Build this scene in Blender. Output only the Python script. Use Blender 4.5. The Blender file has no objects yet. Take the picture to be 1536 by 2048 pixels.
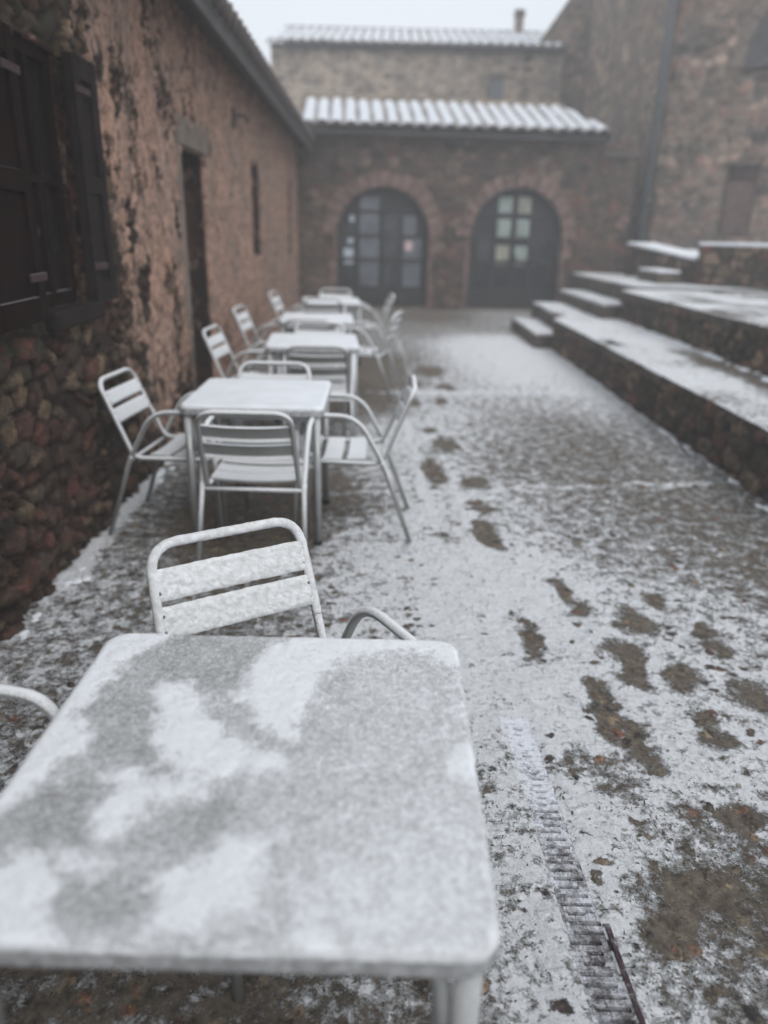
import bpy, bmesh, math, random
import numpy as np
from mathutils import Vector, Matrix
random.seed(4)
sc = bpy.context.scene
C = sc.collection
R = math.radians

# ---------------------------------------------------------------- camera
PITCH, CAMH, ROLL = 20.79, 1.532, 1.31
cd = bpy.data.cameras.new('camera'); cam = bpy.data.objects.new('camera', cd); C.objects.link(cam)
cd.sensor_fit = 'VERTICAL'; cd.sensor_height = 36; cd.sensor_width = 27
cd.lens = 1480 / 2048 * 36
cd.clip_start = 0.05; cd.clip_end = 500
cam.matrix_world = Matrix.Translation((0, 0, CAMH)) @ Matrix.Rotation(R(90 - PITCH), 4, 'X') @ Matrix.Rotation(R(ROLL), 4, 'Z')
cd.dof.use_dof = True; cd.dof.focus_distance = 1.93; cd.dof.aperture_fstop = cd.lens / 20.5
sc.camera = cam
# ---------------------------------------------------------------- world, sun, exposure
w = bpy.data.worlds.new('World'); sc.world = w; w.use_nodes = True
nt = w.node_tree; N = nt.nodes; L = nt.links
for n in list(N): N.remove(n)
sky = N.new('ShaderNodeTexSky'); sky.sky_type = 'NISHITA'; sky.sun_disc = False
sky.sun_elevation = R(48); sky.sun_rotation = R(150)
hs = N.new('ShaderNodeHueSaturation'); hs.inputs['Saturation'].default_value = .3
mx = N.new('ShaderNodeMixRGB'); mx.inputs[0].default_value = .85; mx.inputs[2].default_value = (7.9, 8.4, 8.95, 1)
bg = N.new('ShaderNodeBackground'); bg.inputs[1].default_value = .1
ou = N.new('ShaderNodeOutputWorld')
L.new(sky.outputs[0], hs.inputs['Color']); L.new(hs.outputs[0], mx.inputs[1]); L.new(mx.outputs[0], bg.inputs[0]); L.new(bg.outputs[0], ou.inputs[0])
sd = bpy.data.lights.new('sun', 'SUN'); sd.energy = 1.45; sd.angle = R(40); sd.color = (1, .97, .93)
so = bpy.data.objects.new('sun', sd); C.objects.link(so)
so.rotation_euler = (R(42), 0, R(30))
sc.view_settings.view_transform = 'Standard'; sc.view_settings.look = 'None'
sc.view_settings.exposure = 0.31; sc.view_settings.gamma = 1
sc.cycles.use_denoising = True
sc.cycles.max_bounces = 6; sc.cycles.volume_bounces = 1

# ---------------------------------------------------------------- numpy noise
def h2(ix, iy, s):
    n = (ix.astype(np.int64) * 374761393 + iy.astype(np.int64) * 668265263 + s * 974634777) & 0x7fffffff
    n = (n ^ (n >> 13)) * 1274126177 & 0x7fffffff
    n = (n ^ (n >> 16)) * 1911520717 & 0x7fffffff
    return ((n ^ (n >> 15)) & 0xffffff) / float(0xffffff)
def vnoise(x, y, s=0):
    x0, y0 = np.floor(x), np.floor(y); fx, fy = x - x0, y - y0
    fx = fx * fx * (3 - 2 * fx); fy = fy * fy * (3 - 2 * fy)
    a, b, c, d = h2(x0, y0, s), h2(x0 + 1, y0, s), h2(x0, y0 + 1, s), h2(x0 + 1, y0 + 1, s)
    return (a * (1 - fx) + b * fx) * (1 - fy) + (c * (1 - fx) + d * fx) * fy
def fbm(x, y, o=4, s=0):
    t = 0; a = .5; n = 0
    for i in range(o):
        t = t + a * vnoise(x * 2 ** i + 17.3 * i, y * 2 ** i - 9.1 * i, s + i); n += a; a *= .5
    return t / n
def voro(x, y, s=0, jit=.9):
    x0, y0 = np.floor(x), np.floor(y)
    f1 = np.full(x.shape, 9.); f2 = np.full(x.shape, 9.); r1 = np.zeros(x.shape); r2 = np.zeros(x.shape)
    for i in (-1, 0, 1):
        for j in (-1, 0, 1):
            cx, cy = x0 + i, y0 + j
            px = cx + .5 + jit * (h2(cx, cy, s) - .5); py = cy + .5 + jit * (h2(cx, cy, s + 5) - .5)
            d = np.hypot(px - x, py - y)
            m = d < f1
            f2 = np.where(m, f1, np.minimum(f2, d)); f1 = np.where(m, d, f1)
            r1 = np.where(m, h2(cx, cy, s + 9), r1); r2 = np.where(m, h2(cx, cy, s + 12), r2)
    return f1, f2, r1, r2
def sst(a, b, x):
    t = np.clip((x - a) / (b - a), 0, 1); return t * t * (3 - 2 * t)

# ---------------------------------------------------------------- object helpers
def tag(o, label=None, cat=None, group=None, kind=None):
    if label: o['label'] = label
    if cat: o['category'] = cat
    if group: o['group'] = group
    if kind: o['kind'] = kind
    return o
def empty(name, loc=(0, 0, 0), rz=0):
    o = bpy.data.objects.new(name, None); C.objects.link(o); o.location = loc; o.rotation_euler = (0, 0, rz)
    o.empty_display_size = .1
    return o
def mesh_obj(name, me, mat, parent=None):
    o = bpy.data.objects.new(name, me); C.objects.link(o)
    if mat: me.materials.append(mat)
    if parent: o.parent = parent
    return o
class MB:
    """collects shapes for ONE mesh"""
    def __init__(s): s.v = []; s.f = []; s.sm = []
    def add(s, vs, fs, smooth=False):
        b = len(s.v); s.v += [tuple(map(float, v)) for v in vs]; s.f += [tuple(b + i for i in f) for f in fs]; s.sm += [smooth] * len(fs)
    def box(s, x0, x1, y0, y1, z0, z1, M=None):
        v = [Vector((x, y, z)) for z in (z0, z1) for x, y in ((x0, y0), (x1, y0), (x1, y1), (x0, y1))]
        if M is not None: v = [M @ p for p in v]
        s.add(v, [(3, 2, 1, 0), (4, 5, 6, 7), (0, 1, 5, 4), (1, 2, 6, 5), (2, 3, 7, 6), (3, 0, 4, 7)])
    def prism(s, poly, z0, z1, M=None):
        n = len(poly); v = [Vector((x, y, z0)) for x, y in poly] + [Vector((x, y, z1)) for x, y in poly]
        if M is not None: v = [M @ p for p in v]
        s.add(v, [tuple(range(n))[::-1], tuple(range(n, 2 * n))] + [(i, (i + 1) % n, n + (i + 1) % n, n + i) for i in range(n)])
    def tube(s, pts, r, seg=12, closed=False, cap=True, jit=0, flat=1):
        P = [Vector(p) for p in pts]; n = len(P)
        rings = []; up = None
        for i in range(n):
            a = P[i - 1] if (i > 0 or closed) else P[i]; b = P[(i + 1) % n] if (i < n - 1 or closed) else P[i]
            t = (b - a).normalized()
            if up is None:
                up = Vector((0, 0, 1)) if abs(t.z) < .9 else Vector((0, 1, 0))
            x = t.cross(up).normalized(); y = x.cross(t).normalized(); up = y
            rr = r if not callable(r) else r(i / (n - 1))
            ring = []
            for k in range(seg):
                an = 2 * math.pi * k / seg
                q = rr * (1 + jit * (random.random() - .5))
                ring.append(P[i] + x * math.cos(an) * q + y * math.sin(an) * q * flat)
            rings.append(ring)
        vs = [v for rg in rings for v in rg]; fs = []
        for i in range(n if closed else n - 1):
            j = (i + 1) % n
            for k in range(seg):
                l = (k + 1) % seg
                fs.append((i * seg + k, i * seg + l, j * seg + l, j * seg + k))
        if cap and not closed:
            fs.append(tuple(range(seg))[::-1]); fs.append(tuple(range((n - 1) * seg, n * seg)))
        s.add(vs, fs, True)
    def build(s, name, mat, parent=None, bevel=0, smooth=None):
        me = bpy.data.meshes.new(name); me.from_pydata(s.v, [], s.f); me.update()
        bm = bmesh.new(); bm.from_mesh(me); bmesh.ops.recalc_face_normals(bm, faces=bm.faces); bm.to_mesh(me); bm.free()
        me.polygons.foreach_set('use_smooth', s.sm)
        o = mesh_obj(name, me, mat, parent)
        if bevel:
            b = o.modifiers.new('bevel', 'BEVEL'); b.width = bevel; b.segments = 2; b.limit_method = 'ANGLE'
        return o
def fillet(pts, rad, n=6):
    P = [Vector(p) for p in pts]; out = [P[0]]
    for i in range(1, len(P) - 1):
        a, b, c = P[i - 1], P[i], P[i + 1]
        r = rad[i] if isinstance(rad, (list, tuple)) else rad
        d1 = min(r, (a - b).length * .49); d2 = min(r, (c - b).length * .49)
        p0 = b + (a - b).normalized() * d1; p2 = b + (c - b).normalized() * d2
        for k in range(n + 1):
            t = k / n; out.append(p0 * (1 - t) ** 2 + b * 2 * t * (1 - t) + p2 * t * t)
    out.append(P[-1]); return out
def grid_mesh(name, X, Y, Z, keep=None, attr=None, smooth=True):
    """X,Y,Z 2-D arrays -> mesh; keep = bool array of faces; attr = (name -> n x 4)"""
    nr, nc = X.shape
    co = np.stack([X, Y, Z], -1).reshape(-1, 3)
    idx = np.arange(nr * nc).reshape(nr, nc)
    q = np.stack([idx[:-1, :-1], idx[:-1, 1:], idx[1:, 1:], idx[1:, :-1]], -1)
    q = q[keep] if keep is not None else q.reshape(-1, 4)
    return raw_mesh(name, co, q, attr, smooth)
def raw_mesh(name, co, q, attr=None, smooth=True):
    me = bpy.data.meshes.new(name)
    me.vertices.add(len(co)); me.vertices.foreach_set('co', co.astype(np.float32).ravel())
    me.loops.add(q.size); me.loops.foreach_set('vertex_index', q.astype(np.int32).ravel())
    me.polygons.add(len(q)); me.polygons.foreach_set('loop_start', np.arange(0, q.size, 4, dtype=np.int32))
    me.polygons.foreach_set('use_smooth', np.full(len(q), smooth))
    if attr:
        for k, v in attr.items():
            a = me.attributes.new(k, 'FLOAT_COLOR', 'POINT'); a.data.foreach_set('color', v.astype(np.float32).ravel())
    me.update(calc_edges=True); me.validate()
    return me

# ---------------------------------------------------------------- materials
class NB:
    def __init__(s, name, rough=.8):
        s.m = bpy.data.materials.new(name); s.m.use_nodes = True; s.t = s.m.node_tree
        s.b = s.t.nodes['Principled BSDF']; s.b.inputs['Roughness'].default_value = rough
        s.b.inputs['Specular IOR Level'].default_value = .25
    def n(s, t, **k):
        x = s.t.nodes.new(t)
        for a, b in k.items():
            if a in x.inputs.keys(): s.set(x.inputs[a], b)
            else: setattr(x, a, b)
        return x
    def set(s, i, v):
        if hasattr(v, 'is_output') or isinstance(v, bpy.types.NodeSocket): s.t.links.new(v, i)
        else: i.default_value = v
    def co(s):
        if not hasattr(s, '_c'): s._c = s.n('ShaderNodeTexCoord').outputs['Object']
        return s._c
    def noise(s, scale, detail=4, rough=.6, vec=None, dist=0):
        x = s.n('ShaderNodeTexNoise'); s.set(x.inputs['Vector'], vec if vec is not None else s.co())
        x.inputs['Scale'].default_value = scale; x.inputs['Detail'].default_value = detail; x.inputs['Roughness'].default_value = rough; x.inputs['Distortion'].default_value = dist
        return x.outputs['Fac']
    def vor(s, scale, feat='F1', vec=None, out='Distance', rnd=1):
        x = s.n('ShaderNodeTexVoronoi'); x.feature = feat; s.set(x.inputs['Vector'], vec if vec is not None else s.co())
        x.inputs['Scale'].default_value = scale; x.inputs['Randomness'].default_value = rnd
        return x.outputs[out]
    def scale(s, vec, sc3):
        x = s.n('ShaderNodeMapping'); s.set(x.inputs['Vector'], vec); x.inputs['Scale'].default_value = sc3; return x.outputs[0]
    def math(s, op, a, b=0, clamp=False):
        x = s.n('ShaderNodeMath', operation=op); x.use_clamp = clamp; s.set(x.inputs[0], a); s.set(x.inputs[1], b); return x.outputs[0]
    def map(s, v, a, b, c=0, d=1, smooth=True):
        x = s.n('ShaderNodeMapRange'); x.interpolation_type = 'SMOOTHSTEP' if smooth else 'LINEAR'
        for i, q in enumerate((v, a, b, c, d)): s.set(x.inputs[i], q)
        return x.outputs[0]
    def mix(s, f, a, b, mode='MIX'):
        x = s.n('ShaderNodeMixRGB', blend_type=mode); s.set(x.inputs[0], f)
        for i, q in ((1, a), (2, b)): s.set(x.inputs[i], q if not isinstance(q, tuple) else (*q, 1)[:4])
        return x.outputs[0]
    def ramp(s, v, stops, const=False):
        x = s.n('ShaderNodeValToRGB'); s.set(x.inputs[0], v); e = x.color_ramp.elements
        if const: x.color_ramp.interpolation = 'CONSTANT'
        e[0].position = stops[0][0]; e[0].color = (*stops[0][1], 1); e[1].position = stops[1][0]; e[1].color = (*stops[1][1], 1)
        for p, c in stops[2:]:
            k = e.new(p); k.color = (*c, 1)
        return x.outputs[0]
    def attr(s, name):
        x = s.n('ShaderNodeAttribute'); x.attribute_name = name
        sp = s.n('ShaderNodeSeparateColor'); s.set(sp.inputs[0], x.outputs['Color'])
        return sp.outputs[0], sp.outputs[1], sp.outputs[2], x.outputs['Alpha']
    def nz(s):
        g = s.n('ShaderNodeNewGeometry'); sp = s.n('ShaderNodeSeparateXYZ'); s.set(sp.inputs[0], g.outputs['Normal']); return sp.outputs[2]
    def bump(s, h, strength=.5, dist=.01):
        x = s.n('ShaderNodeBump'); x.inputs['Strength'].default_value = strength; x.inputs['Distance'].default_value = dist
        s.set(x.inputs['Height'], h); s.t.links.new(x.outputs[0], s.b.inputs['Normal'])
    def col(s, c): s.set(s.b.inputs['Base Color'], c if not isinstance(c, tuple) else (*c, 1)[:4])
SNOW = (.80, .83, .88)

def stone_material(name, pal, mortar, plaster=None, moss=None, snow=False, fine=60):
    m = NB(name, .9); r1, r2, edge, pl = m.attr('stone')
    base = m.ramp(r1, pal)
    n1 = m.noise(fine * .25, 5, .65); n2 = m.noise(fine, 4, .7)
    base = m.mix(1, base, m.ramp(n1, [(.3, (.45, .43, .42)), (.7, (1.35, 1.3, 1.25))]), 'MULTIPLY')
    base = m.mix(.8, base, m.ramp(n2, [(.3, (.6, .6, .6)), (.72, (1.4, 1.4, 1.4))]), 'MULTIPLY')
    e = m.map(m.math('ADD', edge, m.math('MULTIPLY', m.math('SUBTRACT', n1, .5), .5)), .05, .32)
    base = m.mix(e, mortar, base)
    base = m.mix(1, base, m.ramp(m.noise(1.7, 5, .7), [(.32, (.6, .62, .64)), (.68, (1.65, 1.55, 1.47))]), 'MULTIPLY')
    if moss:
        mm = m.map(m.noise(2.3, 5, .7), .52, .66); base = m.mix(m.math('MULTIPLY', mm, .75), base, moss)
    if plaster:
        wv = m.scale(m.co(), (1, 1, .55))
        pn = m.noise(8, 6, .74, wv); pit_ = m.noise(19, 5, .7, wv)
        f = m.map(m.math('ADD', pl, m.math('MULTIPLY', m.math('SUBTRACT', pn, .5), 2.4)), .38, .56)
        pc = m.mix(m.map(m.noise(1.3, 4, .7), .35, .65), plaster[0], plaster[1])
        pc = m.mix(1, pc, m.ramp(m.noise(22, 5, .7, wv), [(.3, (.5, .46, .43)), (.6, (1.2, 1.2, 1.2))]), 'MULTIPLY')
        pc = m.mix(m.map(pit_, .50, .60, 0, .85), pc, (.075, .05, .04))
        pc = m.mix(m.map(m.noise(2.6, 5, .75, wv), .5, .66, 0, .55), pc, (.13, .115, .10))
        base = m.mix(f, base, pc)
    if snow:
        f = m.map(m.math('ADD', m.nz(), m.math('MULTIPLY', m.math('SUBTRACT', m.noise(16, 6, .75), .5), 1.1)), .52, .8)
        base = m.mix(f, base, SNOW)
    m.col(base); m.bump(m.math('ADD', n2, m.math('MULTIPLY', n1, 1.5)), .7, .012)
    return m.m
M = {}
M['left'] = stone_material('rubble_and_plaster', [(0, (.03, .022, .018)), (.25, (.075, .05, .038)), (.45, (.10, .045, .036)), (.6, (.05, .042, .036)), (.8, (.12, .088, .06)), (1, (.17, .125, .085))], (.026, .017, .013),
                           plaster=((.47, .29, .215), (.37, .255, .205)), moss=(.045, .043, .03))
M['far'] = stone_material('red_stone_masonry', [(0, (.03, .026, .023)), (.35, (.065, .05, .043)), (.6, (.115, .058, .047)), (.8, (.10, .088, .072)), (1, (.21, .145, .12))], (.065, .052, .042), fine=30)
M['upper'] = stone_material('haze_paled_masonry', [(0, (.15, .13, .115)), (.4, (.28, .235, .20)), (.7, (.21, .185, .17)), (1, (.48, .42, .36))], (.33, .285, .24), fine=30)  # stone paled so its colour carries part of the fog
M['church'] = stone_material('church_masonry', [(0, (.09, .08, .07)), (.35, (.18, .15, .125)), (.65, (.26, .17, .14)), (1, (.42, .35, .29))], (.20, .165, .14), moss=(.11, .105, .095), fine=30)
M['terrace'] = stone_material('mossy_terrace_stone', [(0, (.04, .038, .03)), (.3, (.08, .066, .053)), (.5, (.14, .06, .05)), (.75, (.14, .12, .088)), (1, (.26, .19, .14))], (.035, .03, .024), moss=(.05, .052, .034))

def simple(name, c, rough=.6, metal=0, var=.3, sc_=20, snow=0, spec=.3):
    m = NB(name, rough); m.b.inputs['Metallic'].default_value = metal; m.b.inputs['Specular IOR Level'].default_value = spec
    n = m.noise(sc_, 5, .65)
    b = m.mix(1, c, m.ramp(n, [(.3, (1 - var,) * 3), (.7, (1 + var,) * 3)]), 'MULTIPLY')
    if snow:
        f = m.map(m.math('ADD', m.nz(), m.math('MULTIPLY', m.math('SUBTRACT', m.noise(40, 5, .7), .5), .8)), .45, .8)
        f = m.math('MULTIPLY', f, snow); b = m.mix(f, b, SNOW)
        if metal: m.set(m.b.inputs['Metallic'], m.math('MULTIPLY', m.math('SUBTRACT', 1, f), metal))
    m.col(b); m.bump(n, .25, .004)
    return m.m
M['shutter'] = simple('dark_brown_painted_wood', (.014, .007, .006), .85, snow=.2, sc_=9, spec=.05)
M['shutter2'] = simple('weathered_dark_wood', (.022, .017, .016), .85, sc_=9, spec=.06)
M['gloom'] = simple('unlit_glass', (.015, .013, .012), .4, spec=.1)
M['dark'] = simple('dark_interior', (.012, .011, .01), .9)
M['door_old'] = simple('dark_weathered_door_wood', (.045, .04, .035), .6, sc_=8)
M['fascia'] = simple('grey_eave_board', (.075, .072, .072), .8, sc_=5)
M['ironwood'] = simple('black_painted_door_wood', (.022, .022, .024), .5)
M['pipe'] = simple('grey_blue_metal_pipe', (.09, .095, .10), .7)
M['surround'] = simple('pink_sandstone_blocks', (.16, .108, .092), .95, var=.6, sc_=4)
M['lintel'] = simple('pale_worn_stone_lintel', (.18, .145, .12), .9, var=.3, sc_=8)
M['rust'] = simple('dark_rusty_iron', (.05, .028, .03), .7, snow=.55, sc_=60)
M['paper'] = simple('pale_blue_notice_paper', (.45, .52, .6), .8, var=.15)
M['paper2'] = simple('pink_notice_paper', (.6, .45, .45), .8, var=.15)
def glassm(name, c):
    m = NB(name, .12); m.b.inputs['Specular IOR Level'].default_value = .6; n = m.noise(3, 3)
    m.col(m.mix(1, c, m.ramp(n, [(.3, (.7,) * 3), (.7, (1.25,) * 3)]), 'MULTIPLY')); return m.m
M['glass'] = glassm('dark_window_glass', (.02, .022, .026)); M['glass_grey'] = glassm('grey_reflecting_glass', (.11, .125, .15))
M['glass_green'] = glassm('green_painted_light_glass', (.26, .31, .29)); M['glass_cream'] = glassm('cream_painted_light_glass', (.29, .29, .235))  # pale base colours paint in reflected and lit things in the panes

def alu(name, lo, hi, grain, f0=.1, f1=.5, amp=.8):
    """brushed aluminium with frost and snow lying on what faces up"""
    m = NB(name, .42); n = m.noise(grain, 6, .75); n2 = m.noise(14, 4, .6)
    f = m.map(m.math('ADD', m.nz(), m.math('MULTIPLY', m.math('SUBTRACT', n, .5), amp)), f0, f1)
    b = m.mix(n2, lo, hi)
    sn = m.mix(m.math('MAXIMUM', m.map(n, .35, .62), m.map(m.nz(), .75, .95)), (.66, .67, .685), (.82, .84, .87))
    m.col(m.mix(f, b, sn)); m.set(m.b.inputs['Metallic'], m.math('MULTIPLY', m.math('SUBTRACT', 1, f), .55))
    m.set(m.b.inputs['Roughness'], m.map(f, 0, 1, .4, .9)); m.bump(m.math('MULTIPLY', n, f), .8, .004)
    return m.m
M['alu'] = alu('frosted_aluminium', (.29, .29, .28), (.43, .43, .42), 130, -.05, .38, .5)
M['alu_leg'] = alu('grey_aluminium_leg', (.33, .34, .34), (.46, .47, .47), 160, .4, .9, .5)

def snow_layer_mat(name):
    m = NB(name, .85); cov, _, _, _ = m.attr('cover')
    g = m.noise(170, 5, .8); g2 = m.noise(55, 6, .75); n3 = m.noise(9, 5, .65)
    g = m.noise(230, 4, .8); g2 = m.noise(95, 6, .8); gg = m.math('ADD', m.math('MULTIPLY', g, .5), m.math('MULTIPLY', g2, .5))
    c = m.math('ADD', cov, m.math('MULTIPLY', m.math('SUBTRACT', n3, .5), .35))
    f = m.map(m.math('ADD', c, m.math('MULTIPLY', m.math('SUBTRACT', gg, .5), 2.6)), .10, 1.0)
    b = m.ramp(f, [(0, (.20, .205, .205)), (.3, (.40, .405, .41)), (.62, (.54, .55, .565)), (1, (.84, .86, .90))])
    m.col(b); m.bump(m.math('ADD', gg, m.math('MULTIPLY', c, .6)), .8, .006)
    m.b.inputs['Specular IOR Level'].default_value = .2
    return m.m
M['snow_table'] = snow_layer_mat('patchy_frost_and_snow')
def full_snow(name, c0=(.76, .79, .83), c1=(.84, .87, .92), g_=120):
    m = NB(name, .85); n = m.noise(g_, 5, .7); n2 = m.noise(6 if g_ > 100 else 60, 5, .6)
    m.col(m.mix(m.map(n2, .3, .7), c0, c1)); m.bump(n, .5, .005); return m.m
M['snow'] = full_snow('fresh_snow')

# ---------------------------------------------------------------- pixel-free ground survey (metres)
def ray(u, v):
    x, y = (u - 768) / 1480, (1024 - v) / 1480
    c, s = math.cos(R(ROLL)), math.sin(-R(ROLL)); x, y = c * x + s * y, -s * x + c * y
    p = R(PITCH); return x, math.cos(p) + y * math.sin(p), -math.sin(p) + y * math.cos(p)
def at(u, v, z=0):
    d = ray(u, v); t = (z - CAMH) / d[2]; return d[0] * t, d[1] * t

# ================================================================ GROUND
SH = -.045                                       # the paving and the drain run a little to the left
def shx(y): return SH * (np.clip(y, -5, 20) - 2)
DL, DR = .40, .527                               # the drain's two edges at Y = 2
HL, HR = DL + .15 * (DR - DL), DL + .85 * (DR - DL)
xs = np.unique(np.round(np.concatenate([[-60, -20, -8, -4, -3], np.arange(-2.2, DL - .005, .014), [DL], [HL], np.linspace(HL, HR, 6)[1:-1], [HR], [DR], np.arange(DR + .012, 2.95, .014), [3.3, 3.6, 8, 20, 60]]), 5))
ys = [-60, -20, -6, -2, -.5]; y = .35
while y < 17.5: ys.append(y); y += max(.011, .0065 * y)
DY0, DY1 = .55, 2.1
ys = np.array(sorted(ys + [22, 30, 60]))
i0 = np.argmin(abs(ys - DY0)); ys[i0] = DY0; i1 = np.argmin(abs(ys - DY1)); ys[i1] = DY1
GX, GY = np.meshgrid(xs, ys); WX = GX + shx(GY)
pts = [(1100,1300,.8),(1000,1170,1.05),(1060,1190,1.0),(940,1160,.95),(960,1230,.95),(980,1330,.8),(1010,1400,.75),(1040,1480,.6),(1080,1600,.5),(1140,1500,.75),(1150,1660,.8),(1200,1750,.82),(1230,1870,.75),(1290,1640,.72),(1400,1560,.78),(1350,1450,.68),(1520,1480,.6),(1450,1250,.52),(1330,1250,.58),(1200,1230,.62),(1500,1130,.3),(1400,1100,.34),(1250,1120,.4),(1350,1020,.28),(1130,1060,.4),(1040,1040,.5),(1450,1000,.33),(1200,900,.28),(1100,850,.32),(1330,900,.42),(1000,850,.42),(900,830,.6),(1040,930,.36),(1150,950,.32),(880,990,.75),(850,1060,.7),(700,1130,.6),(750,1190,.62),(830,1240,.66),(880,1180,.7),(700,1250,.5),(700,1060,.62),(750,960,.6),(810,870,.66),(850,780,.58),(1000,740,.72),(1050,720,.92),(1000,690,.95),(940,700,.7),(1150,770,.66),(1100,805,.5),(900,740,.5),(820,700,.4),(830,660,.34),(950,655,.36),(1010,640,.42),(880,635,.2),(740,760,.02),(740,790,.05),(760,720,.1),(500,1000,-.35),(450,1030,-.3),(560,1060,-.2),(670,1000,-.15),(715,1000,.3),(200,1150,.5),(100,1260,.46),(300,1090,.36),(150,1200,.5),(250,1200,.45),(60,1400,.42),(100,1450,.4),(320,1000,.42),(330,900,.4),(500,1180,.32),(400,1200,.4),(100,2000,.2),(500,2000,.16),(300,1960,.2),(800,2000,.3),(950,1700,.5),(980,1500,.45),(1010,1650,.45),(1010,1800,.42),(1010,1950,.45),(1100,1900,.7),(1150,2000,.7),(1400,1780,.14),(1340,1850,.26),(1500,1720,.16),(1430,1720,.2),(1350,1950,.3),(1450,1900,.35),(1530,1800,.25),(1500,2000,.35),(1400,2030,.36),(1280,1780,.5),(1290,2000,.4),(1500,1600,.6),(1250,1400,.6),(1150,1400,.8),(1050,1330,.85),(650,700,.3),(600,800,.2),(450,800,.3),(600,1500,.3),(300,1500,.3)]  # under the second table: bare ground, lowered further to paint contact shadow
P = np.array([(*at(u, v), c) for u, v, c in pts])
def idw(x, y):
    num = np.zeros(x.shape); den = np.zeros(x.shape)
    for px, py, c in P:
        k = .25 + .10 * py
        wgt = 1 / ((((x - px) / k) ** 2 + ((y - py) / (k * 1.8)) ** 2) ** 1.6 + .02)
        num += wgt * c; den += wgt
    return num / den
near = (GX > -2.3) & (GX < 3.7) & (GY > .3) & (GY < 17.6)
cov = np.full(GX.shape, .5)
wx = WX[near] + .10 * (fbm(WX[near] * 6, GY[near] * 6, 3, 3) - .5); wy = GY[near] + .16 * (fbm(WX[near] * 6, GY[near] * 6, 3, 8) - .5)
cn = idw(wx, wy)
def ell(u, v, ru, rv, depth=.55, soft=1.5):
    """a bare patch where somebody trod"""
    global cn
    x, y = at(u, v); x1, _ = at(u + ru, v); _, y1 = at(u, v - rv); rx, ry = max(abs(x1 - x), .03), max(abs(y1 - y), .03)
    jx = .9 * (fbm(wx * 18 + u, wy * 18, 3, 21) - .5); jy = .9 * (fbm(wx * 18, wy * 18 + v, 3, 25) - .5)
    d = np.hypot((wx - x) / rx + jx, (wy - y) / ry + jy)
    cn = cn - depth * (.45 + 1.1 * fbm(wx * 34 + u, wy * 34, 3, 29)) * (1 - sst(1 - soft * .5, 1 + soft * .5, d))
for a in [(1203,1395,28,38),(1215,1440,36,22),(1255,1465,45,26),(1295,1505,22,22),(1070,1302,36,20),(1052,1242,24,30),(1070,1270,22,14),(1150,1222,30,18),(1128,1190,14,12),(1108,1165,22,9),(1225,1298,38,20),(1262,1330,22,30,.7),(1270,1245,40,24,.6),(1310,1203,24,9),(1440,1300,28,13),(1412,1262,16,14),(1360,1350,34,20),(1405,1422,22,12),(1425,1470,28,24),(1505,1395,40,24),(1500,1645,34,20),(1155,1530,36,30,.4),(1240,1560,40,40,.35),(975,1068,23,24),(985,1093,18,12),(968,1016,22,6),(948,1001,18,5),(945,965,22,12),(870,945,20,20),(890,888,18,13),(858,862,16,6),(880,802,13,6),(862,742,22,9),(893,775,14,6),(833,805,11,5),(880,1075,16,12,.4),(1125,1190,9,14,.6),(1400,1780,80,40,.7),(1350,1880,50,40,.5),(1210,965,18,5,.4),(820,770,30,6,.3)]:
    ell(*a)
for (u0, v0, u1, v1, wd) in [(700,785,1210,785,.07),(940,977,1420,968,.04),(640,991,790,991,.04)]:   # snow caught in the slab joints
    x0, y0 = at(u0, v0); x1, y1 = at(u1, v1); yy = y0 + (y1 - y0) * (wx - x0) / (x1 - x0)
    cn = cn + .26 * np.exp(-((wy - yy) / wd) ** 2) * (.3 + 1.1 * fbm(wx * 2.5, wx * 0 + u0, 3, 66)) * (wx > x0) * (wx < x1)
dx = WX[near] - shx(GY[near])
for e in (DL - .035, DR + .035):
    cn = cn + .13 * np.exp(-((dx - e) / .02) ** 2)
cn = cn - .12 * np.exp(-((dx - (DL + DR) / 2) / .06) ** 2) * (GY[near] > 3) * (GY[near] < 5.5)
wallx = -1.5 - .0296 * (GY[near] - 2.5)
cn = cn + .45 * sst(.16, .03, (WX[near] - wallx)) * (fbm(GY[near] * 2.5, GY[near] * 0, 2, 77) > .52)
cov[near] = cn
f1, f2, r1, r2 = voro(WX * 22, GY * 22, 40)
peb = np.clip(.5 - f1, 0, 1) * (r1 > .35)
pebs = peb * near
Z = np.zeros(GX.shape); fade = sst(7, 3, GY) * near
Z += fade * (.016 * (fbm(WX * 9, GY * 9, 4, 50) - .5) + .010 * pebs + .005 * sst(.3, .9, cov) * (.5 + fbm(WX * 30, GY * 30, 3, 60)))
Z += near * .02 * (fbm(WX * 1.2, GY * 1.2, 3, 70) - .5) * sst(0, 2, GY)
keep = np.ones((GX.shape[0] - 1, GX.shape[1] - 1), bool)
jc0, jc1 = np.argmin(abs(xs - HL)), np.argmin(abs(xs - HR)); ir0, ir1 = np.argmin(abs(ys - DY0)), np.argmin(abs(ys - DY1))
keep[ir0:ir1, jc0:jc1] = False
Z[ir0:ir1 + 1, jc0:jc1 + 1] = 0
me = grid_mesh('ground', WX, GY, Z, keep, {'cover': np.stack([cov.ravel(), r1.ravel(), (peb * 2).ravel(), np.ones(cov.size)], -1)})
m = NB('snow_dusted_pebble_paving', .75)
cv, _, _, _ = m.attr('cover')
wn_ = m.n('ShaderNodeTexNoise'); m.set(wn_.inputs['Vector'], m.co()); wn_.inputs['Scale'].default_value = 28; wn_.inputs['Detail'].default_value = 4
wv_ = m.n('ShaderNodeMixRGB', blend_type='LINEAR_LIGHT'); wv_.inputs[0].default_value = .03; m.set(wv_.inputs[1], m.co()); m.set(wv_.inputs[2], wn_.outputs['Color']); wv_ = wv_.outputs[0]
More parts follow.
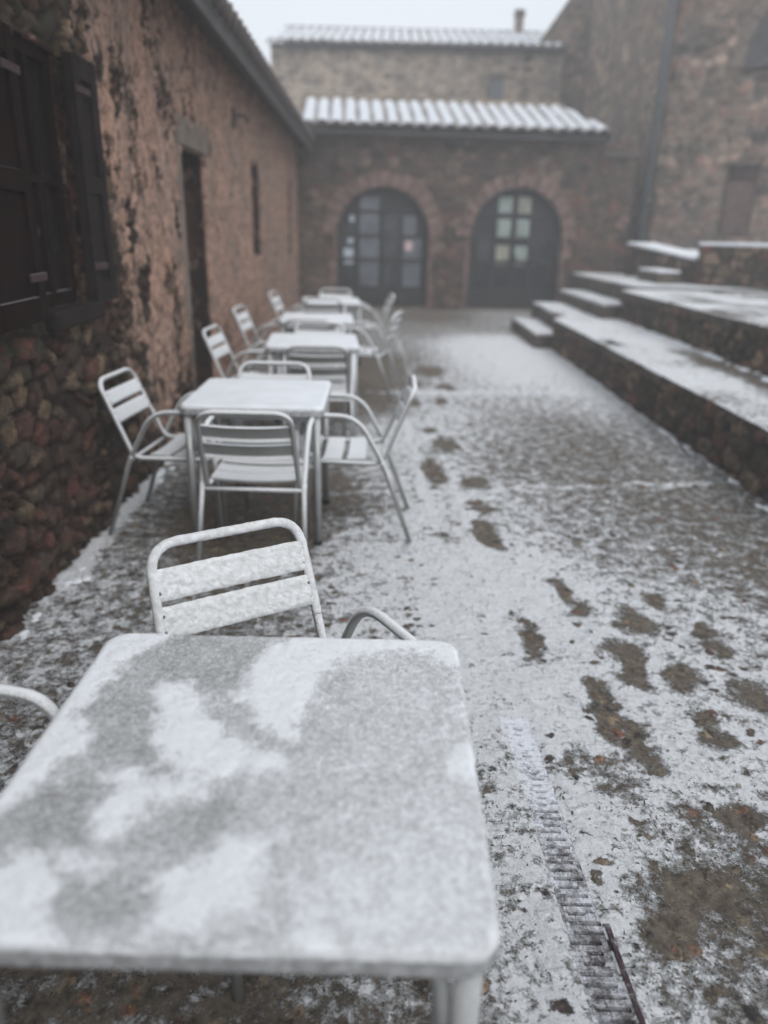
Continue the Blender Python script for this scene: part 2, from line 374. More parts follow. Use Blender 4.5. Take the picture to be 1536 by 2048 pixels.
v1 = m.vor(20, vec=wv_); vc = m.vor(20, out='Color', vec=wv_); v2 = m.vor(80, vec=wv_); vc2 = m.vor(80, out='Color', vec=wv_)
big = m.noise(2.2, 4, .6)
bse = m.mix(big, (.105, .088, .074), (.185, .16, .132))
sp = m.n('ShaderNodeSeparateColor'); m.set(sp.inputs[0], vc)
pc = m.ramp(sp.outputs[0], [(0, (.045, .045, .05)), (.2, (.09, .075, .065)), (.35, (.22, .19, .15)), (.5, (.13, .105, .085)), (.62, (.07, .06, .055)), (.78, (.40, .32, .22)), (.88, (.26, .11, .075)), (1, (.05, .05, .06))])
bse = m.mix(m.map(v1, .5, .22, 0, m.map(sp.outputs[1], .12, .35)), bse, pc)
sp2 = m.n('ShaderNodeSeparateColor'); m.set(sp2.inputs[0], vc2)
bse = m.mix(m.map(v2, .5, .3, 0, .85), bse, m.ramp(sp2.outputs[0], [(0, (.05, .045, .04)), (.5, (.14, .12, .10)), (1, (.24, .21, .17))]))
bse = m.mix(m.math('MULTIPLY', m.map(m.noise(3.3, 5, .7), .56, .68), .5), bse, (.085, .085, .06))
n_f = m.noise(190, 5, .8); n_m = m.noise(48, 6, .72); n_l = m.noise(14, 5, .65)
s_ = m.math('ADD', m.math('ADD', m.math('MULTIPLY', n_f, .30), m.math('MULTIPLY', n_m, .45)), m.math('MULTIPLY', n_l, .58))
s_ = m.math('SUBTRACT', s_, m.math('MULTIPLY', m.map(v1, .55, .05), m.math('MULTIPLY', m.map(sp.outputs[1], .45, .9, 0, .42), m.map(m.noise(5, 4), .42, .6))))
s_ = m.math('SUBTRACT', s_, m.math('MULTIPLY', m.map(v2, .5, .05), m.map(sp2.outputs[1], .5, .95, 0, .22)))
s_ = m.math('ADD', m.math('MULTIPLY', m.math('SUBTRACT', s_, .64), 2.1), .66)
fs = m.map(m.math('ADD', m.math('MULTIPLY', cv, 1.0), s_), .93, 1.25)
snc = m.mix(m.map(m.math('ADD', m.math('MULTIPLY', n_m, .5), m.math('MULTIPLY', n_f, .5)), .38, .58), (.58, .59, .605), (.85, .87, .90))
m.col(m.mix(fs, bse, snc))
m.set(m.b.inputs['Roughness'], m.map(fs, 0, 1, .55, .95))
bse = m.mix(1, bse, m.ramp(m.noise(30, 6, .75), [(.32, (.42, .40, .38)), (.68, (1.6, 1.56, 1.5))]), 'MULTIPLY')
m.col(m.mix(fs, bse, snc))
hh = m.math('ADD', m.math('MULTIPLY', fs, .9), m.math('ADD', m.math('MULTIPLY', m.map(v1, .45, .1), .9), m.math('MULTIPLY', n_f, .7)))
m.bump(hh, .95, .012)
g = mesh_obj('ground', me, m.m); tag(g, kind='structure')
M['ground'] = m.m

# ---- drain
dr = empty('drain_grate', (DL / 2 + DR / 2, 1.8, 0)); tag(dr, 'slotted rusty iron drain channel half filled with snow beside the tables', 'drain')
def dpt(t, y): return (DL + (DR - DL) * t + float(shx(np.array(y)))) - dr.location.x
mb = MB()
for (t0, t1, z0, z1) in ((.12, .145, -.13, -.006), (.855, .88, -.13, -.006), (.12, .88, -.15, -.13)):
    v = [(dpt(t, yy), yy - 1.8, z) for z in (z0, z1) for t, yy in ((t0, DY0), (t1, DY0), (t1, DY1), (t0, DY1))]
    mb.add(v, [(3, 2, 1, 0), (4, 5, 6, 7), (0, 1, 5, 4), (1, 2, 6, 5), (2, 3, 7, 6), (3, 0, 4, 7)])
mb.build('channel', M['dark'], dr)
def snowy(name, base, thr):
    m = NB(name, .8); n = m.noise(190, 5, .8); n2 = m.noise(48, 6, .72); n4 = m.noise(9, 4, .6); sy_ = m.n('ShaderNodeSeparateXYZ'); m.set(sy_.inputs[0], m.co()); n4 = m.math('ADD', n4, m.map(sy_.outputs[1], -.6, .3, -.08, .22))
    f = m.map(m.math('ADD', m.math('ADD', m.math('MULTIPLY', n, .5), m.math('MULTIPLY', n2, .7)), m.math('MULTIPLY', n4, .5)), thr, thr + .3)
    m.col(m.mix(f, base, (.74, .76, .82))); m.bump(m.math('ADD', f, n), .6, .006); return m.m
M['rail'] = snowy('rusty_drain_rail', (.05, .03, .035), .80); M['bars'] = snowy('snowed_iron_bars', (.09, .078, .08), .68); M['fill'] = snowy('grey_slush', (.22, .215, .22), .62)
for (t0, t1, ye_) in ((.90, .99, 1.30),):
    mb = MB(); v = [(dpt(t, yy), yy - 1.8, z) for z in (-.02, .0065) for t, yy in ((t0, DY0), (t1, DY0), (t1, ye_), (t0, ye_))]
    mb.add(v, [(3, 2, 1, 0), (4, 5, 6, 7), (0, 1, 5, 4), (1, 2, 6, 5), (2, 3, 7, 6), (3, 0, 4, 7)]); mb.build('side_rail', M['rail'], dr)
mb = MB(); ms = MB(); y = DY0 + .006
while y < DY1 - .005:
    wd = .015; dz = random.uniform(-.001, .001)
    v = [(dpt(t, yy), yy - 1.8, z) for z in (-.02, dz) for t, yy in ((.145, y), (.855, y), (.855, y + wd), (.145, y + wd))]
    mb.add(v, [(3, 2, 1, 0), (4, 5, 6, 7), (0, 1, 5, 4), (1, 2, 6, 5), (2, 3, 7, 6), (3, 0, 4, 7)])
    open_ = sst(2.15, 1.4, np.array(y)) * .9 + .35 * vnoise(np.array([y * 4.]), np.array([1.]), 5)[0] + random.uniform(-.45, .2)
    hw_ = .30 * min(1, max(0, open_ - .12)); cc = .5 + random.uniform(-.08, .08)
    for (ta, tb) in ((.145, cc - hw_), (cc + hw_, .855)):
        k = 7
        for i in range(k):
            t0 = ta + (tb - ta) * i / k; t1 = ta + (tb - ta) * (i + 1) / k
            a = y + wd; b = y + .026 - (.006 * random.random() if hw_ > .02 and (i == k - 1 if ta < .3 else i == 0) else 0); zt = random.uniform(-.004, -.0005)
            if t1 - t0 < .001: continue
            v = [(dpt(t, yy), yy - 1.8, z) for z in (-.02, zt) for t, yy in ((t0, a), (t1, a), (t1, b), (t0, b))]
            ms.add(v, [(4, 5, 6, 7), (0, 1, 5, 4), (1, 2, 6, 5), (2, 3, 7, 6), (3, 0, 4, 7)])
    y += .026
mb.build('grating', M['bars'], dr); ms.build('snow_fill', M['fill'], dr)['kind'] = 'stuff'

# ================================================================ WALL BUILDER
def wall(name, A, B, z0, z1, mat, parent, sw=.22, sh=.14, res=.03, relief=.03, thick=.4, openings=(), seed=1, plaster=None, top=None, arches=(), lean=0, course=False):
    """rubble wall from A to B seen from the right-hand side of A->B reversed; outward normal = left of (B-A) rotated -90"""
    A = np.array(A, float); B = np.array(B, float); d = B - A; Ln = np.hypot(*d); d /= Ln; nrm = np.array([d[1], -d[0]])
    ns = max(2, int(Ln / res)); nzv = max(2, int((z1 - z0) / res))
    s1 = np.linspace(0, Ln, ns + 1); q1 = np.linspace(z0, z1, nzv + 1)
    S, Q = np.meshgrid(s1, q1)
    wS = S + .25 * sw * (fbm(S * 3 / sw * .4, Q * 3 / sh * .3, 2, seed + 30) - .5); wQ = Q + .5 * sh * (fbm(S * 2, Q * 3, 2, seed + 40) - .5)
    f1, f2, r1, r2 = voro(wS / sw, wQ / sh, seed, .85)
    edge = f2 - f1
    g1, g2, g3, g4 = voro(wS / sw * 2.3 + 7, wQ / sh * 2.3, seed + 60, .95)
    small = (fbm(S * 1.9, Q * 1.9, 3, seed + 61) > .52) & (r2 < .75)
    edge = np.where(small, np.minimum(edge, (g2 - g1) * 1.0), edge); r1 = np.where(small, g3, r1); r2 = np.where(small, g4, r2)
    disp = relief * (sst(.02, .22, edge) * (.35 + .8 * r2)) + relief * .9 * (fbm(S * 17, Q * 17, 4, seed + 3) - .5)
    pl = np.zeros(S.shape) if plaster is None else plaster(S, Q)
    if plaster is not None:
        pk = sst(.3, .7, pl); disp = disp * (1 - .72 * pk) + pk * relief * (.3 + .45 * fbm(S * 7, Q * 7, 4, seed + 9))
    bd = np.minimum(np.minimum(S, Ln - S), np.minimum(Q - z0 + .1, z1 - Q))
    inside = np.zeros(S.shape, bool)
    for (a, b, c, e) in openings:
        inside |= (S > a) & (S < b) & (Q > c) & (Q < e)
        dd = np.maximum(np.maximum(a - S, S - b), np.maximum(c - Q, Q - e)); bd = np.minimum(bd, np.maximum(dd, 0))
    for (cs, rad, zs) in arches:
        inside |= (abs(S - cs) < rad) & ((Q < zs) | (np.hypot(S - cs, Q - zs) < rad))
    if top is not None: inside |= Q > top(S)
    disp = np.where(bd < res * .9, -.012, disp)
    keep = ~(inside[:-1, :-1] & inside[1:, 1:] & inside[1:, :-1] & inside[:-1, 1:]) if not arches else ~(inside[:-1, :-1] | inside[1:, 1:])
    if top is not None: keep &= ~(inside[:-1, :-1] | inside[1:, 1:])
    X = A[0] + d[0] * S + nrm[0] * disp; Y = A[1] + d[1] * S + nrm[1] * disp
    # snap faces at openings to exact edges
    co = np.stack([X, Y, Q], -1).reshape(-1, 3)
    idx = np.arange(S.size).reshape(S.shape)
    q = np.stack([idx[:-1, :-1], idx[:-1, 1:], idx[1:, 1:], idx[1:, :-1]], -1)[keep]
    at_ = np.stack([r1, r2, np.clip(edge, 0, 1), pl], -1).reshape(-1, 4)
    # solid body behind, in pieces round the openings
    cuts = sorted(set([0, Ln] + [v for o in openings for v in o[:2]] + [v for a in arches for v in (a[0] - a[1], a[0] + a[1])]))
    bx = []; bq = []; ba = []; base = len(co)
    def solid(poly):   # poly in (s,z), extruded inwards
        nonlocal base
        n = len(poly)
        for off in (.004, thick):
            for (s_, z_) in poly:
                bx.append((A[0] + d[0] * s_ - nrm[0] * off, A[1] + d[1] * s_ - nrm[1] * off, z_)); ba.append((.4, .5, .5, .0 if plaster is None else .3))
        for i in range(n): bq.append((base + i, base + (i + 1) % n, base + n + (i + 1) % n, base + n + i))
        if n == 4: bq.append((base, base + 1, base + 2, base + 3)); bq.append((base + 7, base + 6, base + 5, base + 4))
        base += 2 * n
    for a, b in zip(cuts[:-1], cuts[1:]):
        mid = (a + b) / 2; zz = [(c, e) for (x0, x1, c, e) in openings if x0 < mid < x1]
        ar = [r for r in arches if abs(r[0] - mid) < r[1]]
        if top is not None:
            k = max(1, int((b - a) / .3))
            for i in range(k):
                sa = a + (b - a) * i / k; sb = a + (b - a) * (i + 1) / k
                solid([(sa, z0), (sb, z0), (sb, float(top(np.array(sb)))), (sa, float(top(np.array(sa))))])
            continue
        lo = z0
        if ar:
            cs, rad, zs = ar[0]; k = 12
            for i in range(k):
                t0, t1 = math.pi * (1 - i / k), math.pi * (1 - (i + 1) / k)
                p0, p1 = (cs + rad * math.cos(t0), zs + rad * math.sin(t0)), (cs + rad * math.cos(t1), zs + rad * math.sin(t1))
                solid([p0, p1, (p1[0], z1), (p0[0], z1)])
            continue
        for (c, e) in sorted(zz):
            if c > lo: solid([(a, lo), (b, lo), (b, c), (a, c)])
            lo = e
        if lo < z1: solid([(a, lo), (b, lo), (b, z1), (a, z1)])
    co = np.vstack([co, np.array(bx)]); q = np.vstack([q, np.array(bq)]); at_ = np.vstack([at_, np.array(ba)])
    me = raw_mesh(name, co, q, {'stone': at_})
    return mesh_obj(name, me, mat, parent)
def frameM(A, B, s, z=0):
    """matrix: local x along the wall, local y into the wall, local z up"""
    A = Vector((*A, 0)); B = Vector((*B, 0)); d = (B - A).normalized(); inw = Vector((-d.y, d.x, 0))
    return Matrix(((d.x, inw.x, 0, A.x + d.x * s), (d.y, inw.y, 0, A.y + d.y * s), (0, 0, 1, z), (0, 0, 0, 1)))

# ================================================================ LEFT HOUSE   (wall line, outward normal +X)
LA, LB = (-1.5 + .0296 * 4.5, -2.0), (-1.906, 16.2)
LL = math.hypot(LB[0] - LA[0], LB[1] - LA[1])
hs_ = empty('plastered_house', (-1.9, 7, 0)); tag(hs_, 'long house with crumbling orange plaster over rubble stone, running along the tables on the left', 'house')
def rel(o, root):   # keep world placement under a root that is only moved
    o.location = (-root.location.x, -root.location.y, -root.location.z); return o
def sY(Y): return Y + 2.0
def lplaster(S, Q):
    Y = S - 2.0
    b = sst(3.8, 5.0, Y + .9 * (fbm(Q * 1.6, Q * 0 + 3, 4, 31) - .5) * 2)
    b = b * (1 - .38 * sst(6.2, 4.3, Y) * sst(2.2, .3, Q)) - .22 * sst(.7, 0, Q)
    b -= (.50 * sst(.5, .66, fbm(S * 4.2, Q * 2.6, 5, 35)) + .10) * sst(10, 5, Y)
    b += .12 * sst(.42, .62, fbm(S * .9, Q * .9, 3, 33)) * b
    b += .10 * sst(2.2, 2.6, Q) * (Y < 4)
    return b * .95
op = [(sY(3.33), sY(3.86), 1.17, 2.26), (sY(6.08), sY(6.98), 0.0, 2.1), (sY(9.75), sY(10.6), 1.2, 2.29), (sY(14.2), sY(14.9), 1.1, 2.34)]
rel(wall('wall', LA, LB, 0, 3.12, M['left'], hs_, .15, .10, .018, .045, .45, op, 3, lplaster), hs_)
def lm(name, mb, mat, **k): return rel(mb.build(name, mat, hs_, **k), hs_)
# roof slab with tile ends along the eave
mb = MB(); mt = MB()
def lz(Y): return 3.0 + .011 * max(0, Y - 6)
nseg = 20
for i in range(nseg):
    Ya, Yb = -2 + 18.3 * i / nseg, -2 + 18.3 * (i + 1) / nseg
    xa, xb = -1.5 - .0296 * (Ya - 2.5), -1.5 - .0296 * (Yb - 2.5)
    v = []
    for (X, Y) in ((xa, Ya), (xb, Yb)):
        z = lz(Y); v += [(X + .34, Y, z - .07), (X + .34, Y, z), (X - 3.2, Y, z + 1.1), (X - 3.2, Y, z + 1.0)]
    mb.add(v, [(0, 1, 5, 4), (1, 2, 6, 5), (2, 3, 7, 6), (3, 0, 4, 7)] + ([(3, 2, 1, 0)] if i == 0 else []) + ([(4, 5, 6, 7)] if i == nseg - 1 else []))
lm('roof', mb, M['fascia'])
Y = -1.9
while Y < 16.2:
    x = -1.5 - .0296 * (Y - 2.5) + .30; z = lz(Y) + .03
    mt.tube([(x + .08, Y, z - .01), (x - .3, Y, z + .11)], .075, 8); Y += .24
M['tile_edge'] = simple('dark_wet_roof_tile', (.09, .075, .07), .8, snow=.8, sc_=15)
lm('eave_tiles', mt, M['tile_edge'])
mb = MB()
for i in range(18):
    Ya, Yb = -2 + i, -1 + i; xa, xb = -1.5 - .0296 * (Ya - 2.5), -1.5 - .0296 * (Yb - 2.5); za, zb = lz(Ya), lz(Yb)
    mb.add([(xa + .30, Ya, za - .16), (xa + .335, Ya, za - .16), (xa + .335, Ya, za - .068), (xa + .30, Ya, za - .068), (xb + .30, Yb, zb - .16), (xb + .335, Yb, zb - .16), (xb + .335, Yb, zb - .068), (xb + .30, Yb, zb - .068)], [(0, 1, 2, 3), (7, 6, 5, 4), (0, 4, 5, 1), (1, 5, 6, 2), (2, 6, 7, 3), (3, 7, 4, 0)])
lm('eave_board', mb, M['fascia'])
# window behind the shutters
def opening_back(a, b, c, e, depth, kind):
    mid = (a + b) / 2; T = frameM(LA, LB, a); w_ = b - a; gm = M['gloom']
    if kind == 'door':
        mb = MB(); mb.box(.0, w_, depth, depth + .06, c, e, T)
        d = lm('door', mb, M['door_old'])
        mb = MB()
        for k in range(6): mb.box(.02 + k * (w_ - .04) / 6 + .004, .02 + (k + 1) * (w_ - .04) / 6 - .004, depth - .022, depth - .002, c + .02, e - .05, T)
        for z in (.35, 1.1, 1.8): mb.box(.03, w_ - .03, depth - .045, depth - .024, z, z + .1, T)
        p = mb.build('planks', M['door_old'], d)
        mb = MB(); mb.box(w_ - .14, w_ - .11, depth - .09, depth - .045, .98, 1.08, T); mb.tube([T @ Vector((w_ - .125, depth - .08, 1.05)), T @ Vector((w_ - .22, depth - .08, 1.05))], .008, 8)
        mb.build('handle', M['rust'], d)
    else:
        mb = MB(); mb.box(0, w_, depth, depth + .03, c, e, T); wn = lm('window', mb, gm)
        mb = MB()
        for (x0, x1, z0, z1) in ((0.002, .05, c + .002, e - .002), (w_ - .05, w_ - .002, c + .002, e - .002), (.05, w_ - .05, c + .002, c + .06), (.05, w_ - .05, e - .06, e - .002), (w_ / 2 - .02, w_ / 2 + .02, c + .06, e - .06), (.05, w_ / 2 - .02, (c + e) / 2 - .015, (c + e) / 2 + .015), (w_ / 2 + .02, w_ - .05, (c + e) / 2 - .015, (c + e) / 2 + .015)):
            mb.box(x0, x1, depth - .04, depth - .003, z0, z1, T)
        mb.build('frame', M['shutter'], wn)
opening_back(*op[0], .07, 'win'); opening_back(*op[1], .26, 'door'); opening_back(*op[2], .2, 'win'); opening_back(*op[3], .2, 'win')
# door lintel and jamb
T = frameM(LA, LB, op[1][0])
mb = MB(); mb.box(-.14, 1.05, -.045, .2, 2.1, 2.30, T); lm('lintel', mb, M['lintel'], bevel=.015)
mb = MB(); mb.box(-.13, 0, -.04, .22, 0, 2.098, T); lm('door_jamb', mb, M['lintel'], bevel=.015)
# shutters
def shutter(y0, y1, z0, z1, ang, hinge, mat, proud):
    T = frameM(LA, LB, sY(hinge)) @ Matrix.Translation((0, -proud, 0)) @ Matrix.Rotation(ang, 4, 'Z')
    sgn = 1 if y1 > y0 else -1; W_ = abs(y1 - y0)
    def bx(mb, a, b, c, e, z0, z1):
        if sgn < 0: a, b = -b, -a
        mb.box(a, b, c, e, z0, z1, T)
    mb = MB(); bx(mb, 0, W_, -.02, .012, z0, z1); sh = lm('shutter', mb, mat, bevel=.004)
    mb = MB()
    for (a, b, c, e) in ((0.002, .075, z0 + .002, z1 - .002), (W_ - .075, W_ - .002, z0 + .002, z1 - .002), (.075, W_ - .075, z0 + .002, z0 + .1), (.075, W_ - .075, z1 - .1, z1 - .002), (.075, W_ - .075, (z0 + z1) / 2 - .04, (z0 + z1) / 2 + .04)):
        bx(mb, a, b, -.04, -.0202, c, e)
    f = mb.build('panel_frame', mat, sh, bevel=.004)
    for z in (z0 + .16, z1 - .16):
        mb = MB(); bx(mb, -.01, .16, -.048, -.0405, z, z + .03); mb.build('hinge_strap', M['rust'], sh)
    return sh
shutter(3.33, 2.80, 1.15, 2.22, R(2), 3.22, M['shutter'], .045)
shutter(3.86, 4.14, 1.16, 2.26, R(-2), 3.84, M['shutter2'], .045)
T = frameM(LA, LB, op[0][0]); mb = MB(); mb.box(-.05, .58, -.09, .2, 1.09, 1.17, T); lm('window_sill', mb, M['shutter2'], bevel=.01)
# small iron bracket under the eave
T = frameM(LA, LB, sY(8.5), 2.58); mb = MB(); mb.box(-.05, .05, -.06, -.03, -.09, .09, T); mb.tube([T @ Vector(p) for p in fillet([(0, -.05, .02), (0, -.17, .03), (0, -.19, -.05)], .05)], .016, 8)
lm('wall_bracket', mb, M['fascia'])

# ================================================================ ROOF TILE FIELD
def tile_roof(name, root, P0, ux, uy, nx, ny, pitch, course, cut=None, amp=.045, seed=0):
    """barrel tiles: ux unit vector along the eave, uy up the slope"""
    res = pitch / 8; ss = np.arange(0, nx * pitch + 1e-6, res); tt = np.arange(0, ny * course + 1e-6, course / 6)
    S, T_ = np.meshgrid(ss, tt)
    ph = (S / pitch) % 1
    hgt = amp * np.abs(np.sin(np.pi * ph)) ** .8 * 1.6 - amp * .5
    hgt += .022 * (1 - (T_ / course) % 1) + .012 * (fbm(S * 3, T_ * 3, 3, seed) - .5)
    k = np.floor(S / pitch); hgt += .015 * (h2(k, np.floor(T_ / course), seed) - .5)
    Sj = S + .012 * (h2(k, k * 0, seed + 1) - .5); Tj = T_ + .05 * (h2(k, k * 0, seed + 2) - .5) * (T_ < 1e-6)
    nrm = np.cross(ux, uy); nrm = nrm / np.linalg.norm(nrm)
    X, Y, Zz = [P0[i] + ux[i] * Sj + uy[i] * Tj + nrm[i] * hgt for i in range(3)]
    keep = np.ones((S.shape[0] - 1, S.shape[1] - 1), bool)
    if cut is not None: keep = cut(S[:-1, :-1], T_[:-1, :-1])
    snow = .25 + .75 * sst(.1, .8, np.sin(np.pi * ph) + .5 * (fbm(S * 4, T_ * 2, 3, seed + 5) - .5)) * (1 - .8 * (T_ < .02))
    a = np.stack([snow, ph, np.zeros_like(ph), np.ones_like(ph)], -1).reshape(-1, 4)
    # thickness: doubled sheet below
    n = X.size; co = np.stack([X, Y, Zz], -1).reshape(-1, 3); co2 = co - nrm * .05 - np.array([0, 0, 0.0])
    idx = np.arange(n).reshape(X.shape); q = np.stack([idx[:-1, :-1], idx[:-1, 1:], idx[1:, 1:], idx[1:, :-1]], -1)[keep]
    edge = np.stack([idx[0, :-1], idx[0, :-1] + n, idx[0, 1:] + n, idx[0, 1:]], -1)[keep[0]]
    q = np.vstack([q, q[:, ::-1] + n, edge])
    me = raw_mesh(name, np.vstack([co, co2]), q, {'cover': np.vstack([a, np.zeros_like(a)])})
    return rel(mesh_obj(name, me, M['roof'], root), root)
m = NB('snowed_barrel_tiles', .85); cv, _, _, _ = m.attr('cover'); n = m.noise(7, 5, .7)
f = m.map(m.math('ADD', cv, m.math('MULTIPLY', m.math('SUBTRACT', n, .5), .9)), .32, .85)
m.col(m.mix(f, m.mix(m.noise(3), (.17, .16, .16), (.25, .225, .21)), (.64, .665, .71))); m.bump(n, .4, .01); M['roof'] = m.m

# ================================================================ LOW HOUSE AT THE END
FA, FB = (-1.92, 16.0), (4.95, 16.42)            # outward normal faces the camera
FL = math.hypot(FB[0] - FA[0], FB[1] - FA[1]); fd = np.array([(FB[0] - FA[0]) / FL, (FB[1] - FA[1]) / FL])
lh = empty('stone_house', (1.5, 16.3, 0)); tag(lh, 'low stone house with two dark arched glass doors and a snowy tiled roof', 'house')
AR = [(.77 + 1.0 + 0.005, .955, 1.42), (4.52, .97, 1.45)]
# first arch centre X=-.15 -> s=1.77 ; second centre X=2.6 -> s=4.52
rel(wall('wall', FA, FB, 0, 3.30, M['far'], lh, .30, .15, .035, .03, .45, (), 11, None, None, AR), lh)
def fm(name, mb, mat, **k): return rel(mb.build(name, mat, lh, **k), lh)
for (cs, rad, zs) in AR:
    T = frameM(FA, FB, cs)
    sr = MB(); nb = 15
    for i in range(nb):
        t0, t1 = math.pi * i / nb + .012, math.pi * (i + 1) / nb - .012
        r0 = rad - .012; r1_ = rad + .27 + random.uniform(-.04, .05); y0 = -.045 - random.uniform(0, .02)
        v = []
        for yy in (y0, .3):
            for (r_, t_) in ((r0, t0), (r1_, t0), (r1_, t1), (r0, t1)): v.append(T @ Vector((r_ * math.cos(t_), yy, zs + r_ * math.sin(t_))))
        sr.add(v, [(0, 1, 2, 3), (7, 6, 5, 4), (0, 4, 5, 1), (1, 5, 6, 2), (2, 6, 7, 3), (3, 7, 4, 0)])
    for sg in (-1, 1):
        z = 0
        while z < zs - .05:
            h_ = min(random.uniform(.2, .32), zs - z); wo = rad + random.uniform(.04, .2)
            a, b = sorted((sg * (rad - .012), sg * wo)); sr.box(a, b, -.035 - random.uniform(0, .02), .3, z + .006, z + h_ - .006, T); z += h_
    fm('arch_surround', sr, M['surround'], bevel=.01)
def arch_leaf(cs, rad, zs, cols, panes_of):
    """glazed door filling an arch; cols = x positions of the uprights"""
    T = frameM(FA, FB, cs); dep = .16
    n = 28; poly = [(-rad, 0), (rad, 0)] + [(rad * math.cos(math.pi * i / n), zs + rad * math.sin(math.pi * i / n)) for i in range(n + 1)]
    mb = MB(); TT = T @ Matrix(((1, 0, 0, 0), (0, 0, 1, 0), (0, 1, 0, 0), (0, 0, 0, 1)))
    mb.prism(poly, dep + .03, dep + .08, TT)
    d = fm('arched_door', mb, M['ironwood'])
    mb = MB()                       # outer frame ring
    for i in range(n):
        t0, t1 = math.pi * i / n, math.pi * (i + 1) / n; v = []
        for yy in (dep - .05, dep + .03):
            for (r_, t_) in ((rad - .09, t0), (rad + .0, t0), (rad + .0, t1), (rad - .09, t1)): v.append(T @ Vector((r_ * math.cos(t_), yy, zs + r_ * math.sin(t_))))
        mb.add(v, [(0, 1, 2, 3), (7, 6, 5, 4), (0, 4, 5, 1), (2, 6, 7, 3)])
    for sg in (-1, 1):
        a, b = sorted((sg * (rad - .09), sg * rad)); mb.box(a, b, dep - .05, dep + .03, 0, zs, T)
    for x in cols:
        zt = zs + math.sqrt(max(.01, (rad - .08) ** 2 - x * x)); mb.box(x - .045, x + .045, dep - .035, dep + .029, 0, zt, T)
    mb.box(-rad + .09, rad - .09, dep - .03, dep + .0285, .0, .42, T)
    for z in (.98, 1.44, 1.9):
        xx = rad - .09 if z < zs else math.sqrt((rad - .08) ** 2 - (z - zs) ** 2)
        mb.box(-xx, xx, dep - .028, dep + .0275, z - .03, z + .03, T)
    mb.build('frame', M['ironwood'], d, bevel=.004)
    for (x0, x1, z0, z1, mat) in panes_of:
        p = MB(); p.box(x0, x1, dep + .008, dep + .0265, z0, z1, T); p.build('pane', M[mat], d)
    mb = MB(); mb.box(.03, .06, dep - .08, dep - .035, .95, 1.12, T); mb.build('handle', M['rust'], d)
    return d, T, dep
r_ = AR[0][1]
d1, T1_, dep = arch_leaf(*AR[0], (-.52, -.02, .38), [
    (-.47, -.07, z0, z1, 'glass_grey') for z0, z1 in ((.45, .95), (1.01, 1.41), (1.47, 1.87))] + [(-.47, -.07, 1.93, 2.18, 'glass_grey')] +
    [(.03, .335, z0, z1, 'glass') for z0, z1 in ((.45, .95), (1.01, 1.41), (1.47, 1.87))] + [(.425, .80, z0, z1, 'glass_grey') for z0, z1 in ((.45, .95), (1.01, 1.41))] + [(.425, .68, 1.47, 1.84, 'glass_grey')] +
    [(-.83, -.57, z0, z1, 'glass') for z0, z1 in ((.45, .95), (1.01, 1.41))] + [(-.70, -.57, 1.47, 1.80, 'glass')])
mb = MB(); mb.box(-.80, -.60, dep - .002, dep + .006, .88, 1.18, T1_); mb.build('notice', M['paper'], d1)
mb = MB(); mb.box(.47, .62, dep - .002, dep + .006, 1.16, 1.34, T1_); mb.build('notice', M['paper2'], d1)
for q_ in ((-.68, -.58, 1.70, 1.82), (-.72, -.6, 1.28, 1.38)):
    mb = MB(); mb.box(q_[0], q_[1], dep - .002, dep + .006, q_[2], q_[3], T1_); mb.build('sticker', M['paper'], d1)
pn = []
for z0, z1, ca, cb in ((.88, 1.30, 'glass_cream', 'glass_green'), (1.38, 1.82, 'glass_green', 'glass_green'), (1.88, 2.24, 'glass_green', 'glass_cream')):
    pn += [(-.37, -.08, z0 + .03, z1, ca), (.03, .30, z0 + .03, z1, cb)]
pn += [(-.78, -.47, z0, z1, 'glass') for z0, z1 in ((.45, .95), (1.01, 1.41))] + [(.41, .82, z0, z1, 'glass') for z0, z1 in ((.45, .95), (1.01, 1.41))] + [(-.37, .30, .5, .8, 'glass')]
arch_leaf(*AR[1], (-.42, -.025, .36), pn)
# floor threshold steps
mb = MB()
for (cs, rad, zs) in AR:
    mb.box(cs - rad + .01, cs + rad - .01, .0, .3, -.02, .03, frameM(FA, FB, 0))
fm('threshold', mb, M['lintel'])
# eave board, roof, parapet
T = frameM(FA, FB, 0)
mb = MB(); mb.box(.12, FL - .78, -.30, .0, 3.26, 3.345, T); fm('eave_board', mb, M['fascia'])
ux = np.array([fd[0], fd[1], 0.]); inw = np.array([-fd[1], fd[0], 0.]); sl = .34; uy = inw + np.array([0, 0, sl]); uy /= np.linalg.norm(uy)
P0 = np.array([FA[0], FA[1], 0]) + ux * .16 - inw * .42 + np.array([0, 0, 3.40])
npit = 22; pit = (FL - .92) / npit
def hipcut(S, T_): return S < (FL - .92) - .26 * T_
tile_roof('roof', lh, P0, ux, uy, npit, 6, pit, .335, hipcut, seed=3)
mb = MB()
# snowy hip flank on the right and the blocks under it
Pe = P0 + ux * (FL - .92); Pt = P0 + ux * ((FL - .92) - .26 * 2.01) + uy * 2.01
mb.add([Pe + np.array([0, 0, .02]), Pt + np.array([0, 0, .03]), Pt + ux * .18 - np.array([0, 0, .12]), Pe + ux * .1 - np.array([0, 0, .08]), Pe - np.array([0, 0, .15]), Pt - np.array([0, 0, .9]), Pt + ux * .18 - np.array([0, 0, .9]), Pe + ux * .1 - np.array([0, 0, .15])],
       [(0, 1, 2, 3), (4, 7, 6, 5), (0, 3, 7, 4), (1, 5, 6, 2), (2, 6, 7, 3), (0, 4, 5, 1)])
fm('verge', mb, M['tile_edge'])
mb = MB(); mb.box(.1, FL - 1.25, 1.46, 1.9, 3.3, 4.17, T); fm('parapet', mb, simple('ochre_mortar', (.24, .20, .155), .9, var=.35, sc_=4), bevel=.03)
mb = MB(); mb.box(.0, FL - .5, .45, 3.4, .0, 3.28, T); fm('rear_block', mb, M['fascia'])
